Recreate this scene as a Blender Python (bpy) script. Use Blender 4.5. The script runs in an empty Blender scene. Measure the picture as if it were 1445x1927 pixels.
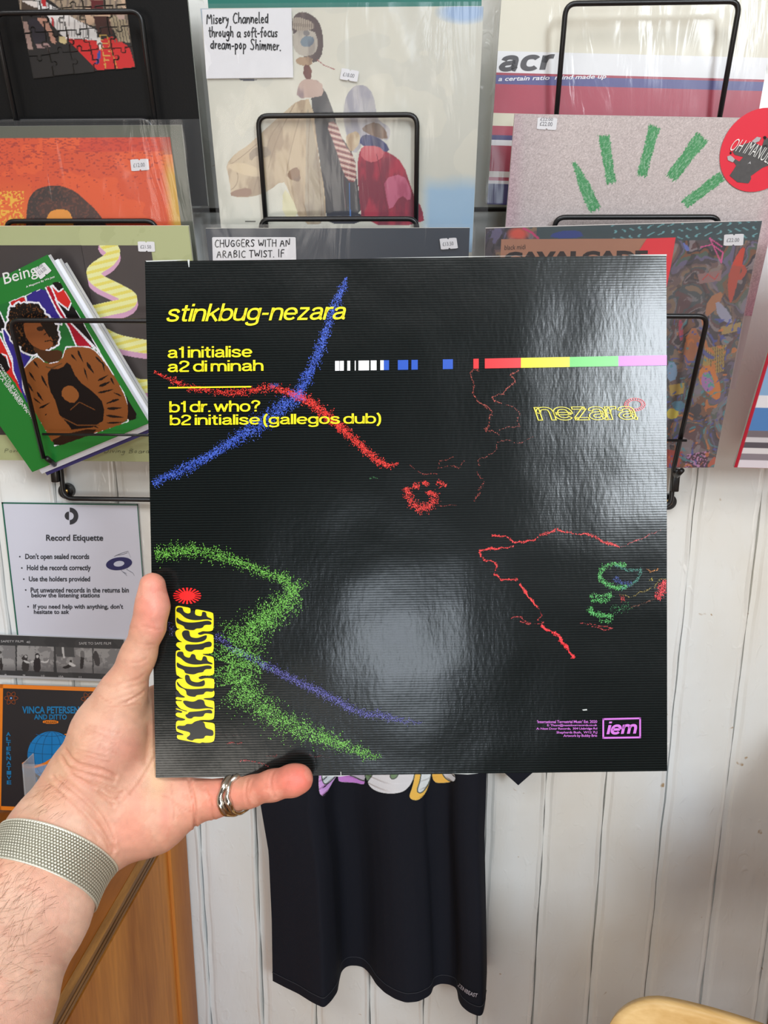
import bpy, bmesh, math, random
import numpy as np
from mathutils import Vector, Matrix
from mathutils.geometry import tessellate_polygon

SC = bpy.context.scene
COL = SC.collection
rng = random.Random(7)
nrg = np.random.default_rng(11)

# ------------------------------------------------------------------ camera
IW, IH, FPX = 1445.0, 1927.0, 1465.0
CX, CY = IW / 2, IH / 2
CAMZ = 1.55
pitch, yaw, roll = math.radians(13.763), math.radians(2.557), math.radians(-0.196)
F = np.array([-math.sin(yaw) * math.cos(pitch), math.cos(yaw) * math.cos(pitch), -math.sin(pitch)])
R0 = np.array([math.cos(yaw), math.sin(yaw), 0.0])
D0 = np.cross(F, R0); D0 /= np.linalg.norm(D0)
R = R0 * math.cos(roll) + D0 * math.sin(roll)
D = -R0 * math.sin(roll) + D0 * math.cos(roll)
CAM = np.array([0, 0, CAMZ])
cam = bpy.data.cameras.new('camera')
cam.lens = FPX * 36 / IH; cam.sensor_width = 36; cam.sensor_fit = 'AUTO'; cam.clip_start = .01
camo = bpy.data.objects.new('camera', cam); COL.objects.link(camo)
camo.matrix_world = Matrix(((R[0], -D[0], -F[0], CAM[0]), (R[1], -D[1], -F[1], CAM[1]), (R[2], -D[2], -F[2], CAM[2]), (0, 0, 0, 1)))
SC.camera = camo
# ------------------------------------------------------------------ world, lights, exposure
SC.view_settings.view_transform = 'Standard'; SC.view_settings.look = 'None'
SC.view_settings.gamma = 1; SC.view_settings.use_curve_mapping = False
SC.view_settings.exposure = 0.0
wd = bpy.data.worlds.new('room_air'); SC.world = wd; wd.use_nodes = True
wd.node_tree.nodes['Background'].inputs[0].default_value = (.62, .72, .85, 1)
wd.node_tree.nodes['Background'].inputs[1].default_value = .3
def area(name, loc, tgt, sx, sy, power, color=(1, 1, 1)):
    l = bpy.data.lights.new(name, 'AREA'); l.shape = 'RECTANGLE'; l.size = sx; l.size_y = sy
    l.energy = power; l.color = color
    o = bpy.data.objects.new(name, l); COL.objects.link(o); o.location = loc
    o.rotation_euler = (Vector(tgt) - Vector(loc)).to_track_quat('-Z', 'Y').to_euler()
    return o
area('shop_window_light', (1.74, -2.9, 2.78), (.1, 1.1, 1.3), .62, 1.2, 88, (.86, .94, 1.0))
area('door_pane_light', (.22, -2.9, 1.38), (.0, 1.1, 1.3), .40, .55, 10.5, (.80, .90, 1.0))
area('overhead_fill_light', (-.5, -.9, 3.3), (-.2, .9, .9), 2.2, 1.2, 68, (.97, .98, 1.0))  # added soft fill from above, with no known fitting behind it
area('low_fill_light', (-.8, -2.6, .55), (.3, 1.1, .9), 1.1, .7, 19, (1.0, .93, .84))  # invented low warm fill for the boards, kept clear of the sleeve's reflection

# ------------------------------------------------------------------ helpers
def lin(c):
    c = np.asarray(c, float) / 255.0
    return np.where(c <= .04045, c / 12.92, ((c + .055) / 1.055) ** 2.4)
def ray(px, py):
    px = np.asarray(px, float)[..., None]; py = np.asarray(py, float)[..., None]
    return F + R * (px - CX) / FPX + D * (py - CY) / FPX
def at(px, py, Y):
    """world point where the sight line meets the vertical plane y = Y"""
    r = ray(px, py); return CAM + r * (Y / r[..., 1:2])
def atz(px, py, z):
    r = ray(px, py); return CAM + r * ((z - CAMZ) / r[..., 2:3])
def atx(px, py, X):
    r = ray(px, py); return CAM + r * (X / r[..., 0:1])
def proj(P):
    P = np.asarray(P) - CAM; z = P @ F
    return CX + FPX * (P @ R) / z, CY + FPX * (P @ D) / z
def tag(o, label=None, cat=None, group=None, kind=None):
    if label: o['label'] = label
    if cat: o['category'] = cat
    if group: o['group'] = group
    if kind: o['kind'] = kind
    return o
def empty(name, loc=(0, 0, 0), M=None):
    o = bpy.data.objects.new(name, None); COL.objects.link(o); o.empty_display_size = .05
    mw = Matrix.Translation(Vector(loc))
    if M is not None:
        mw = mw @ Matrix([list(map(float, r)) for r in M]).to_4x4()
    o.matrix_world = mw
    return o
def link(name, me, mat=None, parent=None):
    o = bpy.data.objects.new(name, me); COL.objects.link(o)
    if mat is not None:
        for m in (mat if isinstance(mat, (list, tuple)) else [mat]): me.materials.append(m)
    if parent is not None: o.parent = parent
    return o
def mesh(name, V, Fc, mat=None, parent=None, smooth=False, mi=None):
    me = bpy.data.meshes.new(name)
    me.from_pydata([tuple(map(float, v)) for v in V], [], [tuple(map(int, f)) for f in Fc])
    if mi is not None: me.polygons.foreach_set('material_index', mi)
    if smooth: me.polygons.foreach_set('use_smooth', [True] * len(me.polygons))
    me.update()
    return link(name, me, mat, parent)
def box_vf(x0, x1, y0, y1, z0, z1):
    V = [(x, y, z) for x in (x0, x1) for y in (y0, y1) for z in (z0, z1)]
    return V, [(0, 1, 3, 2), (4, 6, 7, 5), (0, 4, 5, 1), (2, 3, 7, 6), (0, 2, 6, 4), (1, 5, 7, 3)]
def box(name, b, mat=None, parent=None, bevel=0, seg=2):
    V, Fc = box_vf(*b)
    o = mesh(name, V, Fc, mat, parent)
    if bevel:
        bm = bmesh.new(); bm.from_mesh(o.data)
        bmesh.ops.bevel(bm, geom=bm.edges[:], offset=bevel, segments=seg, affect='EDGES', profile=.5)
        bm.to_mesh(o.data); bm.free()
        o.data.polygons.foreach_set('use_smooth', [True] * len(o.data.polygons))
    return o
def round_path(pts, rad, seg=6):
    pts = [np.array(p, float) for p in pts]; out = [pts[0]]
    for i in range(1, len(pts) - 1):
        a, b, c = pts[i - 1], pts[i], pts[i + 1]
        u = a - b; v = c - b; lu, lv = np.linalg.norm(u), np.linalg.norm(v)
        r = min(rad, lu * .45, lv * .45); p, q = b + u / lu * r, b + v / lv * r
        for k in range(seg + 1):
            t = k / seg; out.append((1 - t) ** 2 * p + 2 * t * (1 - t) * b + t * t * q)
    out.append(pts[-1]); return out
def tube_vf(pts, r, n=10, closed=False, off=0):
    pts = [np.array(p, float) for p in pts]; V = []; Fc = []; N = len(pts)
    rr = r if hasattr(r, '__len__') else [r] * N
    ref = None
    for i, p in enumerate(pts):
        a = pts[(i - 1) % N] if (i or closed) else p; b = pts[(i + 1) % N] if (i < N - 1 or closed) else p
        t = b - a; t /= np.linalg.norm(t) + 1e-12
        if ref is None: ref = np.cross(t, [0, 0, 1.]) if abs(t[2]) < .9 else np.cross(t, [1., 0, 0])
        ref = ref - t * (ref @ t); ref /= np.linalg.norm(ref) + 1e-12
        w = np.cross(t, ref)
        for k in range(n):
            an = 2 * math.pi * k / n; V.append(p + rr[i] * (math.cos(an) * ref + math.sin(an) * w))
    for i in range(N if closed else N - 1):
        j = (i + 1) % N
        for k in range(n): Fc.append((off + i * n + k, off + i * n + (k + 1) % n, off + j * n + (k + 1) % n, off + j * n + k))
    if not closed:
        Fc.append(tuple(off + k for k in range(n))[::-1]); Fc.append(tuple(off + (N - 1) * n + k for k in range(n)))
    return V, Fc
def tubes(name, paths, r, mat, parent=None, n=10):
    V, Fc = [], []
    for p in paths:
        v, f = tube_vf(p, r, n, off=len(V)); V += v; Fc += f
    return mesh(name, V, Fc, mat, parent, smooth=True)

# ------------------------------------------------------------------ materials
MATS = {}
def nm(name):
    m = bpy.data.materials.new(name); m.use_nodes = True
    return m, m.node_tree.nodes, m.node_tree.links, m.node_tree.nodes['Principled BSDF']
def noise(n, l, scale, detail=3, coord='Object', stretch=None, dist=0):
    tc = n.new('ShaderNodeTexCoord'); src = tc.outputs[coord]
    if stretch:
        mp = n.new('ShaderNodeMapping'); mp.inputs['Scale'].default_value = stretch; l.new(src, mp.inputs[0]); src = mp.outputs[0]
    t = n.new('ShaderNodeTexNoise'); t.inputs['Scale'].default_value = scale; t.inputs['Detail'].default_value = detail
    t.inputs['Distortion'].default_value = dist
    l.new(src, t.inputs['Vector']); return t
def mat(name, c, rough=.5, metal=0, spec=.5, var=0, vscale=60, bump=0, bscale=400, coat=0, c2=None):
    """c in 0-255 sRGB; slight procedural colour variation and bump"""
    if name in MATS: return MATS[name]
    m, n, l, b = nm(name)
    c = lin(c)
    b.inputs['Roughness'].default_value = rough; b.inputs['Metallic'].default_value = metal
    b.inputs['Specular IOR Level'].default_value = spec
    if coat: b.inputs['Coat Weight'].default_value = coat; b.inputs['Coat Roughness'].default_value = .08
    t = noise(n, l, vscale)
    mx = n.new('ShaderNodeMix'); mx.data_type = 'RGBA'
    k = lin(c2) if c2 is not None else c * (1 - var)
    mx.inputs[6].default_value = (*c, 1); mx.inputs[7].default_value = (*k, 1)
    l.new(t.outputs[0], mx.inputs[0]); l.new(mx.outputs[2], b.inputs['Base Color'])
    if bump:
        t2 = noise(n, l, bscale); bp = n.new('ShaderNodeBump'); bp.inputs['Strength'].default_value = bump
        bp.inputs['Distance'].default_value = .001; l.new(t2.outputs[0], bp.inputs['Height']); l.new(bp.outputs[0], b.inputs['Normal'])
    MATS[name] = m; return m
def ink(c, rough=.32):
    return mat('ink_%d_%d_%d' % tuple(int(x) for x in c), c, rough, var=.04, vscale=900)
def attr_mat(name, rough=.4, spec=.5, bump=0, bscale=500, sss=0):
    if name in MATS: return MATS[name]
    m, n, l, b = nm(name)
    a = n.new('ShaderNodeAttribute'); a.attribute_name = 'Col'
    l.new(a.outputs['Color'], b.inputs['Base Color'])
    b.inputs['Roughness'].default_value = rough; b.inputs['Specular IOR Level'].default_value = spec
    if bump:
        t2 = noise(n, l, bscale); bp = n.new('ShaderNodeBump'); bp.inputs['Strength'].default_value = bump
        bp.inputs['Distance'].default_value = .001; l.new(t2.outputs[0], bp.inputs['Height']); l.new(bp.outputs[0], b.inputs['Normal'])
    if sss:
        b.inputs['Subsurface Weight'].default_value = sss
        b.inputs['Subsurface Radius'].default_value = (1, .35, .2); b.inputs['Subsurface Scale'].default_value = .004
    MATS[name] = m; return m
def plastic_mat(name='clear_polythene', haze=.045, gloss=.015, rough=.14):
    if name in MATS: return MATS[name]
    m, n, l, b = nm(name); n.remove(b); out = n['Material Output']
    tr = n.new('ShaderNodeBsdfTransparent'); gl = n.new('ShaderNodeBsdfGlossy'); gl.inputs['Roughness'].default_value = rough
    df = n.new('ShaderNodeBsdfDiffuse'); df.inputs[0].default_value = (.8, .82, .84, 1)
    t = noise(n, l, 14, 4, stretch=(1, 1, .25), dist=1.5)
    bp = n.new('ShaderNodeBump'); bp.inputs['Strength'].default_value = .6; bp.inputs['Distance'].default_value = .004
    l.new(t.outputs[0], bp.inputs['Height']); l.new(bp.outputs[0], gl.inputs['Normal'])
    m1 = n.new('ShaderNodeMixShader'); m1.inputs[0].default_value = haze
    l.new(tr.outputs[0], m1.inputs[1]); l.new(df.outputs[0], m1.inputs[2])
    lw = n.new('ShaderNodeLayerWeight'); lw.inputs[0].default_value = .25
    ad = n.new('ShaderNodeMath'); ad.operation = 'MULTIPLY_ADD'; ad.inputs[1].default_value = .22; ad.inputs[2].default_value = gloss
    l.new(lw.outputs['Fresnel'], ad.inputs[0])
    m2 = n.new('ShaderNodeMixShader'); l.new(ad.outputs[0], m2.inputs[0]); l.new(m1.outputs[0], m2.inputs[1]); l.new(gl.outputs[0], m2.inputs[2])
    l.new(m2.outputs[0], out.inputs[0]); MATS[name] = m; return m
BLACKWIRE = mat('black_coated_wire', (24, 24, 26), .32, bump=.05, bscale=300)
PAPER = mat('white_sticker_paper', (226, 226, 230), .55, var=.06, vscale=200)
CARD = mat('pale_card_edge', (205, 204, 196), .7, var=.15, vscale=300)

# ------------------------------------------------------------------ frames, flat artwork
def eul(rx, ry, rz):
    cx_, sx = math.cos(rx), math.sin(rx); cy_, sy = math.cos(ry), math.sin(ry); cz, sz = math.cos(rz), math.sin(rz)
    Rx = np.array([[1, 0, 0], [0, cx_, -sx], [0, sx, cx_]]); Ry = np.array([[cy_, 0, sy], [0, 1, 0], [-sy, 0, cy_]])
    Rz = np.array([[cz, -sz, 0], [sz, cz, 0], [0, 0, 1.]])
    return Rz @ Rx @ Ry
class Flat:
    """a flat rectangular thing: origin at its bottom centre, x right, y into the wall, z up"""
    def __init__(s, name, tl, lean=0, inpl=0, yw=0, w=.315, h=.315, tl_world=False):
        s.M = eul(math.radians(lean), math.radians(inpl), math.radians(yw)); s.w, s.h = w, h
        tl = np.array(tl, float) + (0 if tl_world else CAM)
        s.O = tl + s.M @ np.array([w / 2, 0, -h])
        s.root = empty(name, s.O, s.M)
    def l(s, px, py, y=0.0):
        r = ray(px, py); n = s.M[:, 1]; o = s.O + n * y - CAM
        P = r * ((o @ n) / (r @ n))[..., None] - (s.O - CAM)
        return P @ s.M
    def pix(s, L):
        return proj(np.asarray(L) @ s.M.T + s.O)
def poly(fl, name, pts, m, y=-.0006, parent=None, multi=False):
    """flat printed shape(s) traced in photograph pixels, laid on fl's face"""
    V, Fc = [], []
    for p in (pts if multi else [pts]):
        p = np.array(p, float); L = fl.l(p[:, 0], p[:, 1]); o = len(V)
        V += [(a[0], y, a[2]) for a in L]
        for t in tessellate_polygon([[Vector((a[0], a[2], 0)) for a in L]]): Fc.append([o + i for i in t])
    return mesh(name, V, Fc, m, parent or fl.root)
def smooth_pts(p, it=2):
    p = np.array(p, float)
    for _ in range(it):
        q = np.roll(p, -1, 0); p = np.stack([.75 * p + .25 * q, .25 * p + .75 * q], 1).reshape(-1, 2)
    return p
def quadpx(x0, y0, x1, y1): return [(x0, y0), (x1, y0), (x1, y1), (x0, y1)]
def font_mesh(s, bold=0, shear=0, res=3, sp=1):
    cu = bpy.data.curves.new('tmp', 'FONT'); cu.body = s; cu.offset = bold; cu.shear = shear; cu.resolution_u = res
    cu.space_character = sp; cu.fill_mode = 'FRONT'
    o = bpy.data.objects.new('tmp', cu); COL.objects.link(o)
    dg = bpy.context.evaluated_depsgraph_get(); me = o.evaluated_get(dg).to_mesh()
    V = np.array([v.co[:2] for v in me.vertices]); Fc = [tuple(p.vertices) for p in me.polygons]
    o.to_mesh_clear(); bpy.data.objects.remove(o); bpy.data.curves.remove(cu)
    return V, Fc
def text(fl, name, s, p0, p1, p2, m, bold=0, shear=0, y=-.0007, parent=None, sp=1, res=3, warp=None):
    """ink box of the lettering fitted to pixels: p0 bottom-left, p1 bottom-right, p2 top-left"""
    V, Fc = font_mesh(s, bold, shear, res, sp)
    lo, hi = V.min(0), V.max(0); U = (V - lo) / (hi - lo)
    if warp is not None: U = warp(U)
    p0, p1, p2 = (np.array(p, float) for p in (p0, p1, p2))
    P = p0 + U[:, :1] * (p1 - p0) + U[:, 1:] * (p2 - p0)
    L = fl.l(P[:, 0], P[:, 1])
    return mesh(name, [(a[0], y, a[2]) for a in L], Fc, m, parent or fl.root)
def tbox(fl, name, s, b, m, **k):
    x0, y0, x1, y1 = b; return text(fl, name, s, (x0, y1), (x1, y1), (x0, y0), m, **k)
def join(objs, name=None):
    """several meshes -> the first one"""
    V, Fc, mi, mats = [], [], [], []
    for o in objs:
        off = len(V); V += [tuple(v.co) for v in o.data.vertices]
        idx = []
        for mt in o.data.materials:
            if mt not in mats: mats.append(mt)
            idx.append(mats.index(mt))
        for p in o.data.polygons: Fc.append([off + i for i in p.vertices]); mi.append(idx[p.material_index] if idx else 0)
    a = objs[0]; nm_, par = name or a.name, a.parent
    for o in objs: bpy.data.objects.remove(o)
    return mesh(nm_, V, Fc, mats, par, mi=mi)

# handwriting: stroke glyphs, x-height 1, ascender 1.8
G = {'a': (.8, [[(.7, .9), (.35, 1), (.05, .6), (.1, .1), (.4, 0), (.7, .5), (.72, .95), (.7, .1), (.85, 0)]]),
 'b': (.75, [[(.1, 1.8), (.1, 0), (.5, .05), (.7, .45), (.5, .9), (.12, .75)]]), 'c': (.65, [[(.65, .85), (.35, 1), (.05, .5), (.25, .02), (.65, .12)]]),
 'd': (.8, [[(.65, .85), (.3, .95), (.05, .45), (.3, 0), (.65, .3), (.7, 1.8), (.7, 0)]]), 'e': (.7, [[(.08, .5), (.6, .6), (.5, .95), (.2, .95), (.05, .5), (.25, .02), (.65, .15)]]),
 'f': (.6, [[(.65, 1.7), (.35, 1.8), (.25, 1.4), (.25, 0)], [(.0, .95), (.55, .95)]]), 'g': (.75, [[(.65, .85), (.3, 1), (.05, .6), (.3, .15), (.62, .5), (.65, .95), (.62, -.5), (.3, -.8), (.05, -.55)]]),
 'h': (.75, [[(.1, 1.8), (.1, 0), (.15, .7), (.45, 1), (.65, .75), (.65, 0)]]), 'i': (.3, [[(.15, 1), (.15, 0)], [(.15, 1.4), (.17, 1.5)]]),
 'l': (.35, [[(.12, 1.8), (.12, .15), (.3, 0)]]), 'm': (1.1, [[(.08, 1), (.08, 0), (.15, .7), (.4, 1), (.52, .7), (.52, 0), (.6, .7), (.85, 1), (.98, .7), (.98, 0)]]),
 'n': (.75, [[(.08, 1), (.08, 0), (.15, .7), (.45, 1), (.62, .75), (.64, 0)]]), 'o': (.75, [[(.35, 1), (.05, .55), (.3, 0), (.65, .4), (.38, 1)]]),
 'p': (.75, [[(.1, 1), (.1, -.8)], [(.1, .8), (.45, 1), (.68, .6), (.4, .05), (.1, .2)]]), 'r': (.55, [[(.1, 1), (.1, 0), (.18, .7), (.5, .95)]]),
 's': (.6, [[(.55, .9), (.2, .95), (.12, .65), (.5, .35), (.4, .02), (.05, .1)]]), 't': (.55, [[(.25, 1.6), (.25, .1), (.5, 0)], [(0, 1.05), (.52, 1.05)]]),
 'u': (.75, [[(.08, 1), (.1, .2), (.35, 0), (.62, .3), (.64, 1), (.66, 0)]]), 'v': (.7, [[(.05, 1), (.32, 0), (.62, 1)]]), 'w': (1, [[(.05, 1), (.25, 0), (.48, .8), (.7, 0), (.92, 1)]]),
 'y': (.7, [[(.08, 1), (.3, .3), (.62, 1), (.45, -.2), (.1, -.75)]]), 'z': (.6, [[(.08, .95), (.55, .95), (.08, 0), (.6, 0)]]), '-': (.6, [[(.08, .55), (.5, .58)]]),
 ',': (.3, [[(.15, .1), (.05, -.25)]]), '.': (.3, [[(.1, .05), (.17, 0)]]), ' ': (.55, []),
 'A': (1.2, [[(.05, 0), (.55, 1.8), (1, 0)], [(.2, .65), (.85, .65)]]), 'B': (1.1, [[(.15, 0), (.15, 1.8), (.8, 1.6), (.75, 1.1), (.15, .95), (.9, .75), (.85, .2), (.15, 0)]]),
 'C': (1.1, [[(1, 1.6), (.5, 1.8), (.08, .9), (.4, 0), (1, .15)]]), 'D': (1.1, [[(.1, 0), (.12, 1.8), (.8, 1.5), (.95, .8), (.6, .1), (.05, 0)]]),
 'E': (1, [[(.9, 1.75), (.15, 1.75), (.15, 0), (.9, 0)], [(.15, .95), (.75, .95)]]), 'F': (.95, [[(.9, 1.8), (.15, 1.75), (.15, 0)], [(.15, 1), (.75, 1)]]),
 'G': (1.15, [[(1, 1.55), (.5, 1.8), (.08, .9), (.45, 0), (1, .3), (1, .85), (.6, .85)]]), 'H': (1.15, [[(.12, 1.8), (.12, 0)], [(1, 1.8), (1, 0)], [(.12, .95), (1, .95)]]),
 'I': (.45, [[(.2, 1.8), (.2, 0)]]), 'M': (1.3, [[(.08, 0), (.15, 1.8), (.6, .7), (1.05, 1.8), (1.15, 0)]]), 'N': (1.15, [[(.1, 0), (.12, 1.8), (.95, .05), (1, 1.8)]]),
 'P': (1, [[(.15, 0), (.15, 1.8), (.8, 1.65), (.8, 1.05), (.15, .85)]]), 'R': (1.1, [[(.12, 0), (.12, 1.8), (.8, 1.6), (.75, 1.05), (.15, .9), (.95, 0)]]),
 'S': (1, [[(.9, 1.6), (.4, 1.8), (.12, 1.35), (.85, .6), (.6, .02), (.08, .2)]]), 'T': (1.05, [[(.05, 1.75), (1, 1.8)], [(.52, 1.8), (.5, 0)]]),
 'U': (1.15, [[(.1, 1.8), (.12, .4), (.5, 0), (.95, .4), (1, 1.8)]]), 'W': (1.4, [[(.05, 1.8), (.35, 0), (.7, 1.3), (1.05, 0), (1.35, 1.8)]])}
def hand_text(fl, name, lines, m, wpx, parent=None, y=-.0012, jit=.05, slant=.0):
    """lines: (string, x0, ybase, x1, xheight_px, yslope)"""
    V, Fc = [], []
    for s, x0, yb, x1, xh, sl in lines:
        tot = sum(G[c][0] + .16 for c in s); cx_ = 0
        for c in s:
            w, st = G[c]; oy = rng.uniform(-jit, jit); sc = rng.uniform(.92, 1.06)
            for seg in st:
                q = []
                for (a, b) in seg:
                    X = x0 + (cx_ + a + slant * b + rng.uniform(-jit, jit) * .4) / tot * (x1 - x0)
                    q.append((X, yb - (b * sc + oy) * xh + (X - x0) * sl))
                q = np.array(q)
                if len(q) > 2:  # smooth open polyline
                    p = [q[0]]
                    for i in range(len(q) - 1): p += [.75 * q[i] + .25 * q[i + 1], .25 * q[i] + .75 * q[i + 1]]
                    q = np.array(p + [q[-1]])
                L = fl.l(q[:, 0], q[:, 1])[:, [0, 2]]; h = wpx
                for i in range(len(L) - 1):
                    d = L[i + 1] - L[i]; ln = np.linalg.norm(d) + 1e-9; d /= ln; nn = np.array([-d[1], d[0]]) * h / 2; e = d * h * .35; o = len(V)
                    for pt in (L[i] - e + nn, L[i] - e - nn, L[i + 1] + e - nn, L[i + 1] + e + nn): V.append((pt[0], y, pt[1]))
                    Fc.append((o, o + 1, o + 2, o + 3))
            cx_ += w + .16
    return mesh(name, V, Fc, m, parent or fl.root)

def vnoise(x, y, sc, seed=0):
    x = x * sc; y = y * sc; xi = np.floor(x).astype(int); yi = np.floor(y).astype(int); fx = x - xi; fy = y - yi
    fx = fx * fx * (3 - 2 * fx); fy = fy * fy * (3 - 2 * fy)
    def h(a, b):
        n = (a * 374761393 + b * 668265263 + seed * 974634777) & 0x7fffffff
        n = ((n ^ (n >> 13)) * 1274126177) & 0x7fffffff
        return ((n ^ (n >> 16)) & 0xffff) / 65535.0
    return (h(xi, yi) * (1 - fx) + h(xi + 1, yi) * fx) * (1 - fy) + (h(xi, yi + 1) * (1 - fx) + h(xi + 1, yi + 1) * fx) * fy
def fbm(x, y, sc, o=4, seed=0):
    s = 0; a = .5; t = 0
    for i in range(o): s = s + a * vnoise(x, y, sc * 2 ** i, seed + i * 17); t += a; a *= .5
    return s / t
class Paint:
    def __init__(s, X, Y): s.X, s.Y = X, Y; s.C = np.zeros(X.shape + (3,))
    def fill(s, c, mask=None, a=1.0):
        c = np.asarray(c, float)
        if mask is None: s.C[:] = c; return
        w = np.clip(mask.astype(float) * a, 0, 1)[..., None]; s.C = s.C * (1 - w) + c * w
    def inside(s, pts):
        p = np.array(pts, float); x0, y0 = p.min(0); x1, y1 = p.max(0)
        m = np.zeros(s.X.shape, bool); bb = (s.X >= x0) & (s.X <= x1) & (s.Y >= y0) & (s.Y <= y1)
        x, y = s.X[bb], s.Y[bb]; r = np.zeros(x.shape, bool)
        for i in range(len(p)):
            (ax, ay), (bx, by) = p[i], p[i - 1]
            if ay == by: continue
            r ^= ((ay > y) != (by > y)) & (x < (bx - ax) * (y - ay) / (by - ay) + ax)
        m[bb] = r; return m
    def poly(s, pts, c, a=1.0, sm=1, mod=None):
        m = s.inside(smooth_pts(pts, sm) if sm else pts)
        s.fill(c, m * (mod if mod is not None else 1.0), a); return m
    def line(s, pts, w, c, a=1.0):
        s.fill(c, s.dist(pts) < w / 2, a)
    def dist(s, pts):
        d = np.full(s.X.shape, 1e9)
        for (ax, ay), (bx, by) in zip(pts[:-1], pts[1:]):
            vx, vy = bx - ax, by - ay; t = np.clip(((s.X - ax) * vx + (s.Y - ay) * vy) / (vx * vx + vy * vy + 1e-9), 0, 1)
            d = np.minimum(d, np.hypot(s.X - ax - t * vx, s.Y - ay - t * vy))
        return d
    def ell(s, cx_, cy_, rx, ry, rot=0):
        c_, s_ = math.cos(rot), math.sin(rot); u = (s.X - cx_) * c_ + (s.Y - cy_) * s_; v = -(s.X - cx_) * s_ + (s.Y - cy_) * c_
        return (u / rx) ** 2 + (v / ry) ** 2
def canvas(fl, name, xr, zr, cell, fn, rough=.35, y=-.0004, parent=None):
    """printed artwork as a finely divided sheet whose colour attribute is painted by fn in rectified photo pixels"""
    nx = int((xr[1] - xr[0]) / cell) + 1; nz = int((zr[1] - zr[0]) / cell) + 1
    x = np.linspace(xr[0], xr[1], nx); z = np.linspace(zr[0], zr[1], nz); XX, ZZ = np.meshgrid(x, z)
    L = np.stack([XX, np.zeros_like(XX), ZZ], -1); PX, PY = fl.pix(L)
    pt = Paint(PX, PY); fn(pt, XX, ZZ)
    V = np.stack([XX, np.full_like(XX, y), ZZ], -1).reshape(-1, 3)
    i = np.arange(nx * nz).reshape(nz, nx); q = np.stack([i[:-1, :-1], i[:-1, 1:], i[1:, 1:], i[1:, :-1]], -1).reshape(-1, 4)
    return np_mesh(name, V, q, pt.C.reshape(-1, 3), attr_mat('printed_ink_r%d' % int(rough * 100), rough), parent or fl.root)
def np_mesh(name, V, q, C255=None, m=None, parent=None, smooth=False):
    me = bpy.data.meshes.new(name); me.vertices.add(len(V)); me.vertices.foreach_set('co', np.ascontiguousarray(V, np.float32).ravel())
    k = q.shape[1]; me.loops.add(q.size); me.loops.foreach_set('vertex_index', np.ascontiguousarray(q, np.int32).ravel())
    me.polygons.add(len(q)); me.polygons.foreach_set('loop_start', np.arange(0, q.size, k, dtype=np.int32))
    if smooth: me.polygons.foreach_set('use_smooth', np.ones(len(q), bool))
    me.update(calc_edges=True)
    if C255 is not None:
        at_ = me.color_attributes.new('Col', 'FLOAT_COLOR', 'POINT'); c = np.ones((len(V), 4), np.float32); c[:, :3] = lin(np.clip(C255, 0, 255))
        at_.data.foreach_set('color', c.ravel())
    return link(name, me, m, parent)

def sticker(fl, s, pts, mtext=(120, 120, 125), two=False, y=-.0012):
    """price sticker with notched top and bottom; pts: TL, TR, BR, BL pixels"""
    a, b, c, d = (np.array(p, float) for p in pts)
    def q(u, v): return (a * (1 - u) + b * u) * (1 - v) + (d * (1 - u) + c * u) * v
    P = [q(0, .04), q(.1, 0), q(.44, .0), q(.48, .1), q(.52, .1), q(.56, 0), q(.9, 0), q(1, .04), q(1, .96), q(.9, 1), q(.56, 1), q(.52, .9), q(.48, .9), q(.44, 1), q(.1, 1), q(0, .96)]
    st = poly(fl, 'price_sticker', P, PAPER, y)
    text(fl, 'lettering', s, q(.14, .68), q(.78, .68), q(.14, .34), ink(mtext, .6), y=y - .0003, parent=st)
    if two: 
        text(fl, 'lettering', s, q(.14, .24), q(.78, .24), q(.14, .0), ink(mtext, .6), y=y - .0003, parent=st)
    return st
def slab(fl, name, m, t=.0035, edge=None, y0=0.0):
    """card sleeve body: printed faces and paler cut edges"""
    V, Fc = box_vf(-fl.w / 2, fl.w / 2, y0, y0 + t, 0, fl.h)
    o = mesh(name, V, Fc, [m, edge or CARD], fl.root, mi=[1, 1, 0, 0, 1, 1])
    return o
def polysleeve(fl, ml=.006, mr=.006, mt=.005, mb=.0, mname='clear_polythene', y=-.0022, amp=.0012, h=None, seed=1, **k):
    """loose clear polythene cover, slightly wavy, a little bigger than the card"""
    nx, nz = 40, 40
    x = np.linspace(-fl.w / 2 - ml, fl.w / 2 + mr, nx); z = np.linspace(-mb, fl.h + mt, nz); X, Z = np.meshgrid(x, z)
    yy = y - amp * fbm(X + 3, Z + seed, 30, 3, seed) - .0006 * np.abs(np.sin(X * 90 + Z * 40))
    out = np.maximum(np.abs(X) - fl.w / 2, 0); yy = yy + out * .25
    V = np.stack([X, yy, Z], -1).reshape(-1, 3); i = np.arange(nx * nz).reshape(nz, nx)
    q = np.stack([i[:-1, :-1], i[:-1, 1:], i[1:, 1:], i[1:, :-1]], -1).reshape(-1, 4)
    return np_mesh('plastic_cover', V, q, None, plastic_mat(mname, **k), fl.root, True)
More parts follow.
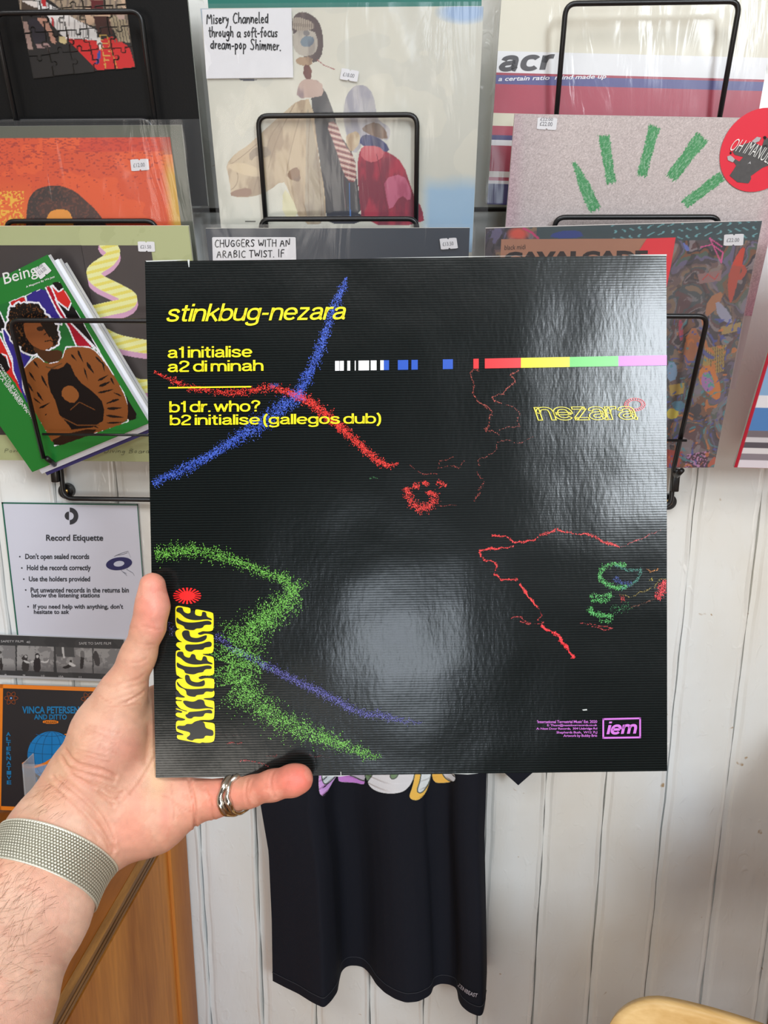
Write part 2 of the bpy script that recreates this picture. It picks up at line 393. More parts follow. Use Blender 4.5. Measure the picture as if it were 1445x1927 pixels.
# wide grotesque lettering drawn as constant-width strokes (x-height 1, ascender 1.38)
def _arc(cx_, cy_, rx, ry, a0, a1, n=18):
    o = []
    for a in np.linspace(math.radians(a0), math.radians(a1), n):
        c, s = math.cos(a), math.sin(a); o.append((cx_ + rx * math.copysign(abs(c) ** .86, c), cy_ + ry * math.copysign(abs(s) ** .86, s)))
    return o
_O = _arc(.50, .5, .42, .42, 0, 360, 36)
def _cr(p, n=6):
    p = [np.array(a, float) for a in p]; p = [2 * p[0] - p[1]] + p + [2 * p[-1] - p[-2]]; o = []
    for i in range(1, len(p) - 2):
        for k in range(n):
            t = k / n; a, b, c, d = p[i - 1:i + 3]; o.append(.5 * ((2 * b) + (c - a) * t + (2 * a - 5 * b + 4 * c - d) * t * t + (3 * b - a - 3 * c + d) * t ** 3))
    return [tuple(a) for a in o] + [tuple(p[-2])]
WG = {'a': (.98, [_cr([(.14, .70), (.22, .85), (.48, .92), (.74, .86), (.82, .68)]) + [(.82, .5), (.82, .22)] + _cr([(.82, .22), (.85, .10), (.98, .06)])[1:], _cr([(.82, .58), (.55, .53), (.24, .47), (.10, .28), (.22, .11), (.45, .08), (.70, .16), (.82, .36)])]),
 'b': (.98, [[(.09, 1.38), (.09, 0)], _O]), 'd': (1.0, [[(.91, 1.38), (.91, 0)], _O]), 'o': (.98, [_O]), 'c': (.92, [_arc(.5, .5, .42, .42, 40, 320, 28)]),
 'e': (.98, [[(.10, .50), (.92, .50)] , _arc(.5, .5, .42, .42, 0, 322, 32)]), 'g': (1.0, [_arc(.5, .52, .41, .40, 0, 360, 36), [(.91, 1), (.91, .1)] + _cr([(.91, .1), (.88, -.20), (.50, -.32), (.18, -.26), (.10, -.12)])[1:]]),
 'h': (.96, [[(.09, 1.38), (.09, 0)], _cr([(.09, .55), (.22, .84), (.50, .92), (.78, .84), (.87, .58)]) + [(.87, 0)]]), 'n': (.96, [[(.09, 1), (.09, 0)], _cr([(.09, .55), (.22, .84), (.50, .92), (.78, .84), (.87, .58)]) + [(.87, 0)]]),
 'm': (1.5, [[(.09, 1), (.09, 0)], _cr([(.09, .55), (.18, .84), (.42, .92), (.66, .84), (.75, .58)]) + [(.75, 0)], _cr([(.75, .55), (.84, .84), (1.08, .92), (1.32, .84), (1.41, .58)]) + [(1.41, 0)]]),
 'u': (.96, [[(.09, 1), (.09, .42)] + _cr([(.09, .42), (.18, .16), (.46, .08), (.74, .16), (.87, .45)])[1:], [(.87, 1), (.87, 0)]]), 'i': (.18, [[(.09, 1), (.09, 0)], [(.09, 1.38), (.09, 1.19)]]), 'l': (.18, [[(.09, 1.38), (.09, 0)]]),
 'k': (.9, [[(.09, 1.38), (.09, 0)], [(.82, 1.0), (.12, .42)], [(.34, .60), (.86, 0)]]), 't': (.62, [[(.28, 1.28), (.28, .28)] + _cr([(.28, .28), (.34, .10), (.60, .08)])[1:], [(0, .93), (.60, .93)]]),
 's': (.92, [_cr([(.82, .70), (.72, .86), (.46, .925), (.20, .86), (.13, .70), (.28, .57), (.62, .47), (.83, .32), (.76, .13), (.46, .075), (.16, .14), (.08, .31)])]),
 'r': (.60, [[(.09, 1), (.09, 0)], _cr([(.09, .5), (.20, .82), (.40, .92), (.60, .91)])]), 'z': (.88, [[(.06, .92), (.78, .92)], [(.76, .90), (.12, .10)], [(.05, .08), (.84, .08)]]), 'w': (1.36, [[(.04, 1), (.36, .02)], [(.34, .02), (.68, .98)], [(.66, .98), (1.0, .02)], [(.98, .02), (1.30, 1)]]),
 '1': (.55, [[(.40, 1.38), (.40, 0)], _cr([(.04, 1.08), (.28, 1.12), (.40, 1.34)])]), '2': (.98, [_cr([(.10, .98), (.20, 1.22), (.50, 1.31), (.82, 1.18), (.86, .92), (.66, .68), (.32, .45), (.14, .24), (.10, .08)]) , [(.06, .08), (.94, .08)]]),
 '.': (.2, [[(.09, .17), (.09, 0)]]), '-': (.62, [[(.06, .52), (.56, .52)]]), ' ': (.16, []), '?': (.86, [_cr([(.10, 1.00), (.20, 1.22), (.46, 1.31), (.76, 1.18), (.78, .94), (.56, .74), (.46, .56), (.45, .36)]), [(.45, .18), (.45, 0)]]),
 '(': (.42, [_cr([(.36, 1.42), (.16, 1.05), (.10, .55), (.16, .05), (.36, -.34)])]), ')': (.42, [_cr([(.06, 1.42), (.26, 1.05), (.32, .55), (.26, .05), (.06, -.34)])])}
def wide_text(fl, name, s, p0, p1, p2, m, t=.165, shear=0, gap=.09, y=-.0007, parent=None, warp=None, outline=0, thick=1.15):
    V, Fc = [], []; x0 = 0
    def rib(P, h):
        P = np.array(P, float); d = np.diff(P, axis=0); ln = np.linalg.norm(d, axis=1); keep = np.r_[True, ln > 1e-6]; P = P[keep]; d = np.diff(P, axis=0); d /= np.linalg.norm(d, axis=1)[:, None]
        nn = np.c_[-d[:, 1], d[:, 0]]; closed = np.linalg.norm(P[0] - P[-1]) < 1e-6; A = np.r_[nn[:1], nn]; B = np.r_[nn, nn[-1:]]
        if closed: A[0] = nn[-1]; B[-1] = nn[0]
        w = A + B; w /= np.linalg.norm(w, axis=1)[:, None]; w = w / np.clip((w * A).sum(1), .5, 1)[:, None]; w = w * np.array([thick, 1.0]); o = len(V)
        for p_, q_ in zip(P, w): V.append(p_ + q_ * h); V.append(p_ - q_ * h)
        for i in range(len(P) - 1): Fc.append((o + 2 * i, o + 2 * i + 1, o + 2 * i + 3, o + 2 * i + 2))
        return P, w
    for c in s:
        w_, st = WG[c]
        for g_ in st:
            P = [(x0 + a, b) for a, b in g_]
            if outline:
                k = len(V); P_, w2 = rib(P, t / 2); del V[k:]; Fc[:] = [f for f in Fc if max(f) < k]
                for sgn in (-1, 1): rib([tuple(v) for v in P_ + w2 * sgn * (t / 2 - outline / 2)], outline / 2)
                for e in (0, -1): rib([tuple(P_[e] - w2[e] * t / 2), tuple(P_[e] + w2[e] * t / 2)], outline / 2)
            else: rib(P, t / 2)
        x0 += w_ + gap + t * .5
    V = np.array(V); V[:, 0] += shear * V[:, 1]; lo, hi = V.min(0), V.max(0); U = (V - lo) / (hi - lo)
    if warp is not None: U = warp(U)
    p0, p1, p2 = (np.array(p, float) for p in (p0, p1, p2)); P = p0 + U[:, :1] * (p1 - p0) + U[:, 1:] * (p2 - p0); L = fl.l(P[:, 0], P[:, 1])
    return mesh(name, [(a[0], y, a[2]) for a in L], Fc, m, parent or fl.root)
# ------------------------------------------------------------------ the setting
WY = 1.125                                   # face of the panelled wall
def paint_mat():
    m, n, l, b = nm('thick_white_gloss_paint')
    b.inputs['Roughness'].default_value = .24
    t = noise(n, l, 5, 4, stretch=(1, 1, .4)); rp = n.new('ShaderNodeValToRGB')
    rp.color_ramp.elements[0].position = .3; rp.color_ramp.elements[0].color = (*lin((222, 219, 210)), 1)
    rp.color_ramp.elements[1].position = .65; rp.color_ramp.elements[1].color = (*lin((229, 234, 236)), 1)
    l.new(t.outputs[0], rp.inputs[0])
    sp = noise(n, l, 38, 2, dist=.6); r2 = n.new('ShaderNodeValToRGB')     # small knocks and brown marks in the paint
    r2.color_ramp.elements[0].position = .745; r2.color_ramp.elements[0].color = (0, 0, 0, 1)
    r2.color_ramp.elements[1].position = .78; r2.color_ramp.elements[1].color = (1, 1, 1, 1)
    l.new(sp.outputs[0], r2.inputs[0]); mx = n.new('ShaderNodeMix'); mx.data_type = 'RGBA'; mx.inputs[7].default_value = (*lin((176, 152, 120)), 1)
    l.new(rp.outputs[0], mx.inputs[6]); l.new(r2.outputs[0], mx.inputs[0]); l.new(mx.outputs[2], b.inputs['Base Color'])
    a = noise(n, l, 24, 3, stretch=(1, 1, .4), dist=.4); c = noise(n, l, 9, 2, stretch=(1, 1, .3))
    r3 = n.new('ShaderNodeValToRGB'); r3.color_ramp.elements[0].position = .45; r3.color_ramp.elements[1].position = .75; l.new(a.outputs[0], r3.inputs[0])
    d_ = noise(n, l, 55, 2, stretch=(1, 1, .6), dist=.8); r4 = n.new('ShaderNodeValToRGB'); r4.color_ramp.elements[0].position = .6; r4.color_ramp.elements[1].position = .72; l.new(d_.outputs[0], r4.inputs[0])
    a0 = n.new('ShaderNodeMath'); a0.operation = 'MULTIPLY_ADD'; a0.inputs[1].default_value = .5; l.new(r4.outputs[0], a0.inputs[0]); l.new(r3.outputs[0], a0.inputs[2])
    ad = n.new('ShaderNodeMath'); ad.operation = 'ADD'; l.new(a0.outputs[0], ad.inputs[0]); l.new(c.outputs[0], ad.inputs[1])
    bp = n.new('ShaderNodeBump'); bp.inputs['Strength'].default_value = .5; bp.inputs['Distance'].default_value = .0014
    l.new(ad.outputs[0], bp.inputs['Height']); l.new(bp.outputs[0], b.inputs['Normal']); return m
PAINT = paint_mat()
def wood_mat(name, a, b_, scale=6, rough=.35, axis='Z', ring=2.5):
    m, n, l, b = nm(name); b.inputs['Roughness'].default_value = rough; b.inputs['Specular IOR Level'].default_value = .25
    tc = n.new('ShaderNodeTexCoord'); mp = n.new('ShaderNodeMapping')
    mp.inputs['Scale'].default_value = {'Z': (1, 1, .12), 'X': (.12, 1, 1), 'Y': (1, .12, 1)}[axis]; l.new(tc.outputs['Object'], mp.inputs[0])
    t = n.new('ShaderNodeTexNoise'); t.inputs['Scale'].default_value = scale; t.inputs['Detail'].default_value = 4; t.inputs['Distortion'].default_value = ring
    l.new(mp.outputs[0], t.inputs['Vector'])
    t2 = n.new('ShaderNodeTexNoise'); t2.inputs['Scale'].default_value = scale * 25; t2.inputs['Detail'].default_value = 3; l.new(mp.outputs[0], t2.inputs['Vector'])
    ad = n.new('ShaderNodeMath'); ad.operation = 'MULTIPLY_ADD'; ad.inputs[1].default_value = .25; l.new(t2.outputs[0], ad.inputs[0]); l.new(t.outputs[0], ad.inputs[2])
    rp = n.new('ShaderNodeValToRGB'); rp.color_ramp.elements[0].position = .42; rp.color_ramp.elements[0].color = (*lin(a), 1)
    rp.color_ramp.elements[1].position = .78; rp.color_ramp.elements[1].color = (*lin(b_), 1)
    l.new(ad.outputs[0], rp.inputs[0]); l.new(rp.outputs[0], b.inputs['Base Color'])
    bp = n.new('ShaderNodeBump'); bp.inputs['Strength'].default_value = .12; bp.inputs['Distance'].default_value = .001
    l.new(t2.outputs[0], bp.inputs['Height']); l.new(bp.outputs[0], b.inputs['Normal']); return m
wall = mesh('wall_back', *box_vf(-2.3, 2.3, WY + .016, WY + .10, 0, 3.4), PAINT); tag(wall, kind='structure')
PW = .0952
off0 = float(at(1258, 1445, WY)[0])
def board_vf(x0, w, seed):
    """one painted tongue and groove board: quirk, flat face, raised bead along its right edge"""
    prof = [(0, .011), (.0008, .0034), (.0080, .0030), (.0120, .0006), (.016, 0), (w - .0105, 0), (w - .0088, .0002), (w - .0068, -.0008), (w - .0045, -.0017), (w - .0022, -.0009), (w - .0006, .003), (w - .0005, .011)]
    zs = np.concatenate([[0], np.linspace(.3, 2.2, 77), [3.4]]); V = []; n = len(prof); r_ = np.random.default_rng(seed)
    ph = r_.uniform(0, 6, 4)
    for z in zs:
        wob = .0006 * math.sin(z * 23 + ph[0]) + .0005 * math.sin(z * 61 + ph[1]) + .0004 * math.sin(z * 9 + ph[2])
        for k, (a, d) in enumerate(prof):
            V.append((x0 + a + (wob if 0 < k < n - 1 and (k > 5 or k < 4) else 0), WY + d + .0004 * math.sin(z * 31 + k + ph[3]), z))
    Fc = [(i * n + k, i * n + k + 1, (i + 1) * n + k + 1, (i + 1) * n + k) for i in range(len(zs) - 1) for k in range(n - 1)]
    return V, Fc
for k in range(-14, 8):
    V, Fc = board_vf(off0 + k * PW, PW - .0004, k + 30)
    o = mesh('board', V, Fc, PAINT, wall, smooth=False)
FL = wood_mat('worn_floorboards', (92, 62, 40), (140, 100, 66), 5, .5, 'Y')
tag(mesh('floor', *box_vf(-2.3, 2.3, -3.2, WY + .1, -.05, 0), FL), kind='structure')
SHOPW = mat('dim_shop_wall_paint', (96, 88, 80), .8, var=.1)
tag(mesh('ceiling', *box_vf(-2.3, 2.3, -3.2, WY + .1, 3.4, 3.45), mat('white_ceiling_paint', (170, 166, 158), .9, var=.05)), kind='structure')

tag(mesh('wall_front', *box_vf(-2.3, 2.3, -3.3, -3.2, 0, 3.4), SHOPW), kind='structure')
tag(mesh('wall_left', *box_vf(-2.4, -2.3, -3.3, WY + .1, 0, 3.4), mat('shop_side_paint', (176, 160, 140), .8, var=.08)), kind='structure')
tag(mesh('wall_right', *box_vf(2.3, 2.4, -3.3, WY + .1, 0, 3.4), mat('shop_side_paint', (176, 160, 140), .8, var=.08)), kind='structure')
# ------------------------------------------------------------------ plywood bin at the left
XC = float(at(350, 1640, WY)[0]); ZT = float(at(340, 1500, WY)[2])
PLY = wood_mat('honey_varnished_plywood', (176, 104, 38), (236, 158, 72), 5, .5, 'Z')
PLYD = wood_mat('brown_varnished_top', (100, 54, 10), (150, 86, 22), 7, .34, 'Y')
STRIPE = wood_mat('plywood_layers_edge', (110, 72, 30), (160, 112, 56), 60, .4, 'Y', 0)
STRIPED = wood_mat('dark_ply_layer', (80, 50, 20), (104, 68, 32), 60, .4, 'Y', 0)
cab = tag(empty('record_bin', (XC - .3, WY - .45, 0)), 'honey plywood record bin against the wall under the forearm', 'bin')
def loc(o, par):                                # world-built mesh -> child of an unrotated empty
    o.data.transform(Matrix.Translation(-par.matrix_world.translation)); o.parent = par; return o
bx0, bx1, by0, by1 = XC - .75, XC, WY - .95, WY - .004
loc(box('side_panel', (bx1 - .018, bx1, by0, by1, .0, ZT - .03), PLY), cab)
loc(box('side_panel', (bx0, bx0 + .018, by0, by1, .0, ZT - .03), PLY), cab)
loc(box('front_panel', (bx0 + .018, bx1 - .018, by0, by0 + .018, .0, ZT - .03), PLY), cab)
loc(box('top_panel', (bx0 - .004, bx1 - .010, by0 - .004, by1, ZT - .022, ZT), PLYD, bevel=.0015), cab)
for i, (m_, w_) in enumerate([(STRIPE, .006), (STRIPED, .004), (STRIPE, .004), (STRIPED, .003), (STRIPE, .005)]):
    z1 = ZT - .001 - sum([.006, .004, .004, .003, .005][:i]); x1 = bx1 + .001
    loc(box('edge_layer', (bx1 - .0105, x1 - .0006 * (i % 2), by0 - .004, by1, z1 - w_, z1), m_), cab)
loc(box('corner_batten', (bx1, bx1 + .006, WY - .075, by1, 0, ZT - .03), wood_mat('pale_orange_batten', (168, 96, 36), (200, 130, 60), 5, .5, 'Z'), bevel=.001), cab)

pe = atz(103, 1918, ZT); kk = (XC - pe[0]) / (WY - pe[1])        # the bin splays slightly towards the front
for c_ in cab.children:
    for v in c_.data.vertices:
        w_ = v.co.y + cab.location.y; v.co.x -= kk * (WY - w_)

# ------------------------------------------------------------------ chair at the lower right
CHW = wood_mat('pale_birch_chair_ply', (206, 160, 92), (240, 205, 145), 9, .35, 'X')
zc = .80
Pm = atz(1218, 1871, zc); Pn = atz(1362, 1938, zc)
dv = (Pn - Pm)[:2]; dv /= np.linalg.norm(dv); nv = np.array([-dv[1], dv[0]])
if nv[1] > 0: nv = -nv
ch = empty('chair', (0, 0, 0)); base = Pm[:2] + dv * .165 + nv * 0
chM = np.array([[dv[0], -nv[0], 0], [dv[1], -nv[1], 0], [0, 0, 1]])
ch.matrix_world = Matrix.Translation((base[0], base[1], 0)) @ Matrix([list(map(float, r)) for r in chM]).to_4x4()
tag(ch, 'pale birch plywood chair with rounded backrest at lower right', 'chair')
def back_mesh():
    V, Fc = [], []; nx, nz = 36, 22; w, h, r = .40, .20, .055
    for side in (0, 1):
        for j in range(nz):
            for i in range(nx):
                u = i / (nx - 1) * 2 - 1; v = j / (nz - 1) * 2 - 1
                # rounded rectangle by radial squash
                k = 1.0; ax, az = abs(u) * w / 2, abs(v) * h / 2
                x, z = u * w / 2, v * h / 2
                cx_, cz_ = w / 2 - r, h / 2 - r
                if ax > cx_ and az > cz_:
                    a_, b_ = (ax - cx_) / r, (az - cz_) / r; m_ = max(a_, b_); L_ = math.hypot(a_, b_) or 1
                    a_, b_ = a_ / L_ * m_, b_ / L_ * m_; x = math.copysign(cx_ + a_ * r, u); z = math.copysign(cz_ + b_ * r, v)
                y = .05 * (x / (w / 2)) ** 2 * -1 + (.006 if side else -.006) + .10 * (z) 
                V.append((x, y + .02, z + zc - h / 2))
    def idx(s, i, j): return s * nx * nz + j * nx + i
    for j in range(nz - 1):
        for i in range(nx - 1):
            Fc.append((idx(0, i, j), idx(0, i + 1, j), idx(0, i + 1, j + 1), idx(0, i, j + 1)))
            Fc.append((idx(1, i, j), idx(1, i, j + 1), idx(1, i + 1, j + 1), idx(1, i + 1, j)))
    ring = [(i, 0) for i in range(nx)] + [(nx - 1, j) for j in range(1, nz)] + [(i, nz - 1) for i in range(nx - 2, -1, -1)] + [(0, j) for j in range(nz - 2, 0, -1)]
    for k in range(len(ring)):
        a, b = ring[k], ring[(k + 1) % len(ring)]; Fc.append((idx(0, *a), idx(1, *a), idx(1, *b), idx(0, *b)))
    return V, Fc
mesh('backrest', *back_mesh(), CHW, ch, smooth=True)
box('seat', (-.2, .2, -.42, -.02, .44, .455), CHW, ch, bevel=.006)
for sx in (-1, 1):
    tubes('leg', [[(sx * .17, -.02, 0), (sx * .165, -.005, .45), (sx * .15, .0, .66)]], .011, mat('chrome_tube', (200, 200, 200), .2, 1), ch)
    tubes('leg', [[(sx * .17, -.40, 0), (sx * .165, -.38, .44)]], .011, mat('chrome_tube', (200, 200, 200), .2, 1), ch)

# counter standing just beyond the right edge: its top edge throws the slanting shade on the boards
co_ = tag(empty('display_counter', (.9, .4, 0)), 'long brown wooden counter just beyond the right edge of view', 'counter')
loc(box('counter_body', (.612, 1.2, -.35, WY - .006, 0, .965), wood_mat('brown_counter_wood', (120, 78, 44), (160, 112, 68), 5, .4, 'Y')), co_)
loc(box('counter_top', (.600, 1.21, -.37, WY - .006, .965, 1.0), wood_mat('counter_top_wood', (140, 92, 52), (180, 128, 78), 5, .35, 'Y'), bevel=.003), co_)
# ------------------------------------------------------------------ black wire record rack
rack = tag(empty('record_rack', (0, WY, CAMZ - .25)), 'black wire wall rack holding the rows of records', 'rack')
def wl(p): return np.asarray(p) - np.array([0, WY, CAMZ - .25])
WR = .0030
def loop(xl, xr, zt, yt, zb, yb, bar=True):
    pts = [(xl, yb, zb), (xl, yt, zt), (xr, yt, zt), (xr, yb, zb)]
    return tubes('wire_loop', [[wl(p) for p in round_path(pts, .012)]], WR, BLACKWIRE, rack)
Z = lambda z: CAMZ + z
def crossbar(xl, xr, y, z): return tubes('cross_wire', [[wl((xl, y, z)), wl((xr, y, z))]], .0017, BLACKWIRE, rack)
cols = [(-.505, -.325), (-.184, -.006), (.156, .342)]
# every holder leans with its records: the legs run back towards the wall as they go down
def holder(pl, pr, yt, drop=.19, slope=.26):
    A, B = at(*pl, yt), at(*pr, yt); z_ = (A[2] + B[2]) / 2
    return loop(A[0], B[0], z_, yt, z_ - drop, min(yt + drop * slope, WY - .02))
p = at(22, 603, .965); q = at(88, 862, 1.014); loop(p[0] - .002, p[0] + .185, p[2], .965, q[2], 1.014)
c_ = at(80, 817, 1.004); crossbar(c_[0], c_[0] + .19, c_[1], c_[2])
p2 = at(1332, 595, .962); q2 = at(1283, 885, 1.034); loop(p2[0] - .19, p2[0], p2[2], .962, q2[2], 1.034)
c_ = at(1292, 829, 1.016); crossbar(c_[0] - .19, c_[0], c_[1], c_[2])
loop(-.184, -.006, Z(-.01), .958, Z(-.19), 1.04)
holder((10, 416), (292, 416), 1.006); holder((490, 412), (785, 412), .990); holder((1045, 409), (1355, 408), .983, slope=.28)
holder((-10, 227), (285, 227), 1.006); holder((485, 217), (785, 217), .984); loop(.155, .34, Z(.205), 1.0, Z(.03), 1.046)
holder((-12, 22), (265, 24), .974); holder((1065, 5), (1392, 4), .990); loop(-.184, -.006, Z(.335), 1.03, Z(.15), 1.07)
# wall frame behind the records
a = at(120, 938, WY - .018); b = at(1262, 950, WY - .018)
def frame_side(x, z0, z1, s):
    return [(x, WY - .018, z0), (x, WY - .018, z1)]
fr = round_path([(-.16, a[1], a[2]), (a[0], a[1], a[2]), (a[0], a[1], CAMZ + .62), (b[0], a[1], CAMZ + .62), (b[0], a[1], a[2]), (-.16, a[1], a[2])], .014)
tubes('wall_frame', [[wl(p_) for p_ in fr]], .0036, BLACKWIRE, rack)
for zz in (.335, .22, .116, -.0):
    tubes('frame_rail', [[wl((a[0], WY - .018, Z(zz - .19))), wl((b[0], WY - .018, Z(zz - .19)))]], WR, BLACKWIRE, rack)
for (px, py) in ((104, 886), (1270, 903)):
    c = at(px, py, WY - .022); loc_ = wl(c); box('bracket', (loc_[0] - .0052, loc_[0] + .0052, loc_[1] - .006, loc_[1] + .006, loc_[2] - .0165, loc_[2] + .0165), BLACKWIRE, rack, bevel=.0015)
def link_wire(pA, pB): return tubes('link_wire', [[wl(p_) for p_ in round_path([pA, (pA[0], pA[1] + .02, pA[2] - .012), pB], .01)]], .0036, BLACKWIRE, rack)
link_wire(q, at(103, 878, WY - .03)); link_wire(q2, at(1271, 892, WY - .03))
for (px, py) in ((125, 924), (1257, 944)):
    c = wl(at(px, py, WY - .006)); n_ = 24
    V, Fc = tube_vf([c + (0, .006, 0), c + (0, -.003, 0), c + (0, -.0045, 0)], [.0115, .0115, .0095], n_); mesh('washer', V, Fc, BLACKWIRE, rack, smooth=False)
    BR = mat('brass_screw', (196, 160, 96), .3, 1)
    V, Fc = tube_vf([c + (0, 0, 0), c + (0, -.0055, 0), c + (0, -.0068, 0)], [.0048, .0048, .003], 16); sc_ = mesh('screw', V, Fc, BR, rack, smooth=False)

# ------------------------------------------------------------------ black T-shirt hanging under the rack
CLOTH = mat('black_jersey', (21, 24, 34), .85, spec=.25, bump=.3, bscale=900)
hem_px = [(512, 1846), (535, 1858), (560, 1870), (585, 1886), (608, 1897), (622, 1884), (634, 1866), (637, 1846), (641, 1828), (650, 1819), (664, 1816), (682, 1820), (694, 1832), (706, 1852), (722, 1868), (742, 1880), (762, 1887), (785, 1885), (805, 1875), (811, 1868), (813, 1857), (826, 1851), (842, 1852), (856, 1858), (859, 1868), (860, 1880), (866, 1893), (880, 1905), (897, 1912), (905, 1912), (909, 1900), (912, 1880)]
ZH = CAMZ - 1.078; ZS = CAMZ - .29
hp = np.array(hem_px, float)
cum = np.r_[0, np.cumsum(np.hypot(*np.diff(hp, axis=0).T))]; cum /= cum[-1]
NS, NT = 150, 60
sv = np.linspace(0, 1, NS); hx = np.interp(sv, cum, hp[:, 0]); hy = np.interp(sv, cum, hp[:, 1])
for _ in range(2): hx[1:-1] = (hx[:-2] + 2 * hx[1:-1] + hx[2:]) / 4; hy[1:-1] = (hy[:-2] + 2 * hy[1:-1] + hy[2:]) / 4
H3 = atz(hx, hy, ZH)
H3[:, 1] = np.minimum(H3[:, 1], WY - .012)
XLp = [(487, 1460), (489, 1520), (504, 1607), (510, 1732), (512, 1846)]; XRp = [(915, 1462), (911, 1566), (914, 1732), (915, 1815), (912, 1880)]
def edge_x(P, z):
    Q = np.array([at(a_, b_, 1.07) for a_, b_ in P]); return np.interp(z, Q[::-1, 2], Q[::-1, 0])
shV = np.zeros((NT, NS, 3))
for j in range(NT):
    t = j / (NT - 1); z = ZS + (ZH - ZS) * t; w = max(0, (t - .12) / .88) ** .75
    xl, xr = edge_x(XLp, z), edge_x(XRp, z)
    shx = np.interp(sv, [0, 1], [xl, xr]); hX = (H3[:, 0] - H3[0, 0]) / (H3[-1, 0] - H3[0, 0]); X = (xl + (xr - xl) * hX) * w + shx * (1 - w)
    Y0 = 1.075 - .012 * np.sin(sv * math.pi); Y = H3[:, 1] * w + Y0 * (1 - w) + .004 * np.sin(sv * 40 + t * 2) * (1 - w)
    shV[j, :, 0] = X; shV[j, :, 1] = Y; shV[j, :, 2] = z + (.018 * (abs(sv * 2 - 1) ** 2) * -1 + .0) * (1 - t) ** 3
TS = tag(empty('t_shirt', (-.06, WY, CAMZ - .3)), 'black T-shirt with wavy hem hanging on the white boards under the rack', 't-shirt')
def sheet(name, A, m, par, org, back=None):
    h_, w_ = A.shape[:2]; V = (A - org).reshape(-1, 3); i = np.arange(h_ * w_).reshape(h_, w_)
    q = np.stack([i[:-1, :-1], i[1:, :-1], i[1:, 1:], i[:-1, 1:]], -1).reshape(-1, 4)
    return np_mesh(name, V, q, None, m, par, True)
org = np.array([-.06, WY, CAMZ - .3])
# closed tube: front folds + flatter back
bk = shV[:, ::-1].copy(); bk[:, :, 1] = np.clip(bk[:, :, 1] * .25 + (WY - .012) * .75, None, WY - .006); bk[:, 0, 1] = shV[:, -1, 1]; bk[:, -1, 1] = shV[:, 0, 1]
full = np.concatenate([shV, bk, shV[:, :1]], 1)
sheet('shirt_body', full, CLOTH, TS, org)
# hem stitching: a thin raised line above the hem
ht = []
for s_i in range(NS): ht.append(shV[NT - 1, s_i] * .03 / 1 + shV[NT - 1, s_i] * .97 + np.array([0, -.0012, .019]))
tubes('hem_seam', [[p_ - org for p_ in ht]], .0007, mat('dark_seam', (44, 46, 54), .8), TS, n=5)
# sleeves: flat fabric cones either side, pointed cuffs
for sgn, x_in, tip in ((1, shV[3, -1, 0], (974, 1473)), (-1, shV[3, 0, 0], (452, 1480))):
    T_ = at(*tip, 1.085); zt = ZS - .01
    P_ = [(x_in - sgn * .02, zt), (x_in + sgn * .055, zt - .03), (x_in + sgn * .105, T_[2] + .06), (T_[0] + sgn * .028, T_[2] + .03), (T_[0], T_[2]), (x_in - sgn * .002, T_[2] + .05)]
    V = [(x, 1.078, z) for x, z in P_] + [(x, 1.098, z) for x, z in P_]; n_ = len(P_)
    Fc = [tuple(range(n_)), tuple(range(2 * n_ - 1, n_ - 1, -1))] + [(k, (k + 1) % n_, n_ + (k + 1) % n_, n_ + k) for k in range(n_)]
    o = mesh('shirt_sleeve', [np.array(v) - org for v in V], Fc, CLOTH, TS)
# printed petals and label, laid on the folds of the front
px_, py_ = proj(shV.reshape(-1, 3)); gridY = shV[:, :, 1].ravel()
def on_shirt(pts, lift=.0012):
    out = []
    for (a_, b_) in pts:
        d = (px_ - a_) ** 2 + (py_ - b_) ** 2; k = np.argpartition(d, 4)[:4]; w = 1 / (d[k] + .5); Y = (gridY[k] * w).sum() / w.sum()
        out.append(at(a_, b_, Y - lift) - org)
    return out
def shirt_print(name, pts, c, lift, par=None, n=3):
    p = smooth_pts(pts, n); V = on_shirt(p, lift); Fc = tessellate_polygon([[Vector((v[0], v[2], 0)) for v in V]])
    return mesh(name, V, Fc, mat('shirt_ink_%d_%d_%d' % c, c, .6, var=.08, vscale=120), TS)
def cr(L): return [(590 + u / 5.16, 1450 + v / 5.16) for u, v in L]
ptl = [([(50, -60), (130, -80), (240, 40), (190, 110), (120, 245), (75, 255), (42, 200)], (222, 170, 240), .0012),
       ([(75, -60), (240, -40), (215, 60), (130, 135), (95, 125), (78, 60)], (225, 235, 238), .0018),
       ([(235, -50), (520, -60), (500, 60), (500, 135), (470, 140), (400, 120), (250, 118), (232, 85)], (196, 130, 214), .0012),
       ([(330, -60), (520, -60), (505, 95), (470, 98), (400, 60), (335, 42)], (190, 184, 200), .0018),
       ([(500, -60), (700, -80), (640, 20), (560, 80), (520, 110), (500, 60)], (112, 140, 104), .0014),
       ([(580, -60), (1010, -60), (975, 90), (910, 190), (820, 228), (680, 228), (570, 190), (515, 120), (540, 85), (575, 40)], (226, 228, 234), .0020),
       ([(745, -60), (830, -60), (825, 40), (790, 80), (755, 82), (742, 50)], (118, 148, 112), .0026),
       ([(1000, -60), (1150, -60), (1142, 90), (1090, 230), (1020, 295), (950, 290), (920, 250), (960, 150)], (248, 200, 92), .0012),
       ([(1050, -60), (1145, -60), (1140, 80), (1080, 190), (1035, 222), (1000, 200), (1040, 90)], (228, 236, 240), .0018),
       ([(1140, -60), (1250, -60), (1370, 110), (1250, 128), (1150, 118)], (240, 188, 84), .0012),
       ([(1220, -60), (1330, -40), (1385, 60), (1370, 112), (1330, 108), (1260, 60)], (206, 206, 212), .0018)]
gx, gy = np.meshgrid(np.arange(596, 866, .8), np.arange(1436, 1512, .8)); pt_ = Paint(gx, gy); msk = np.zeros(gx.shape, bool)
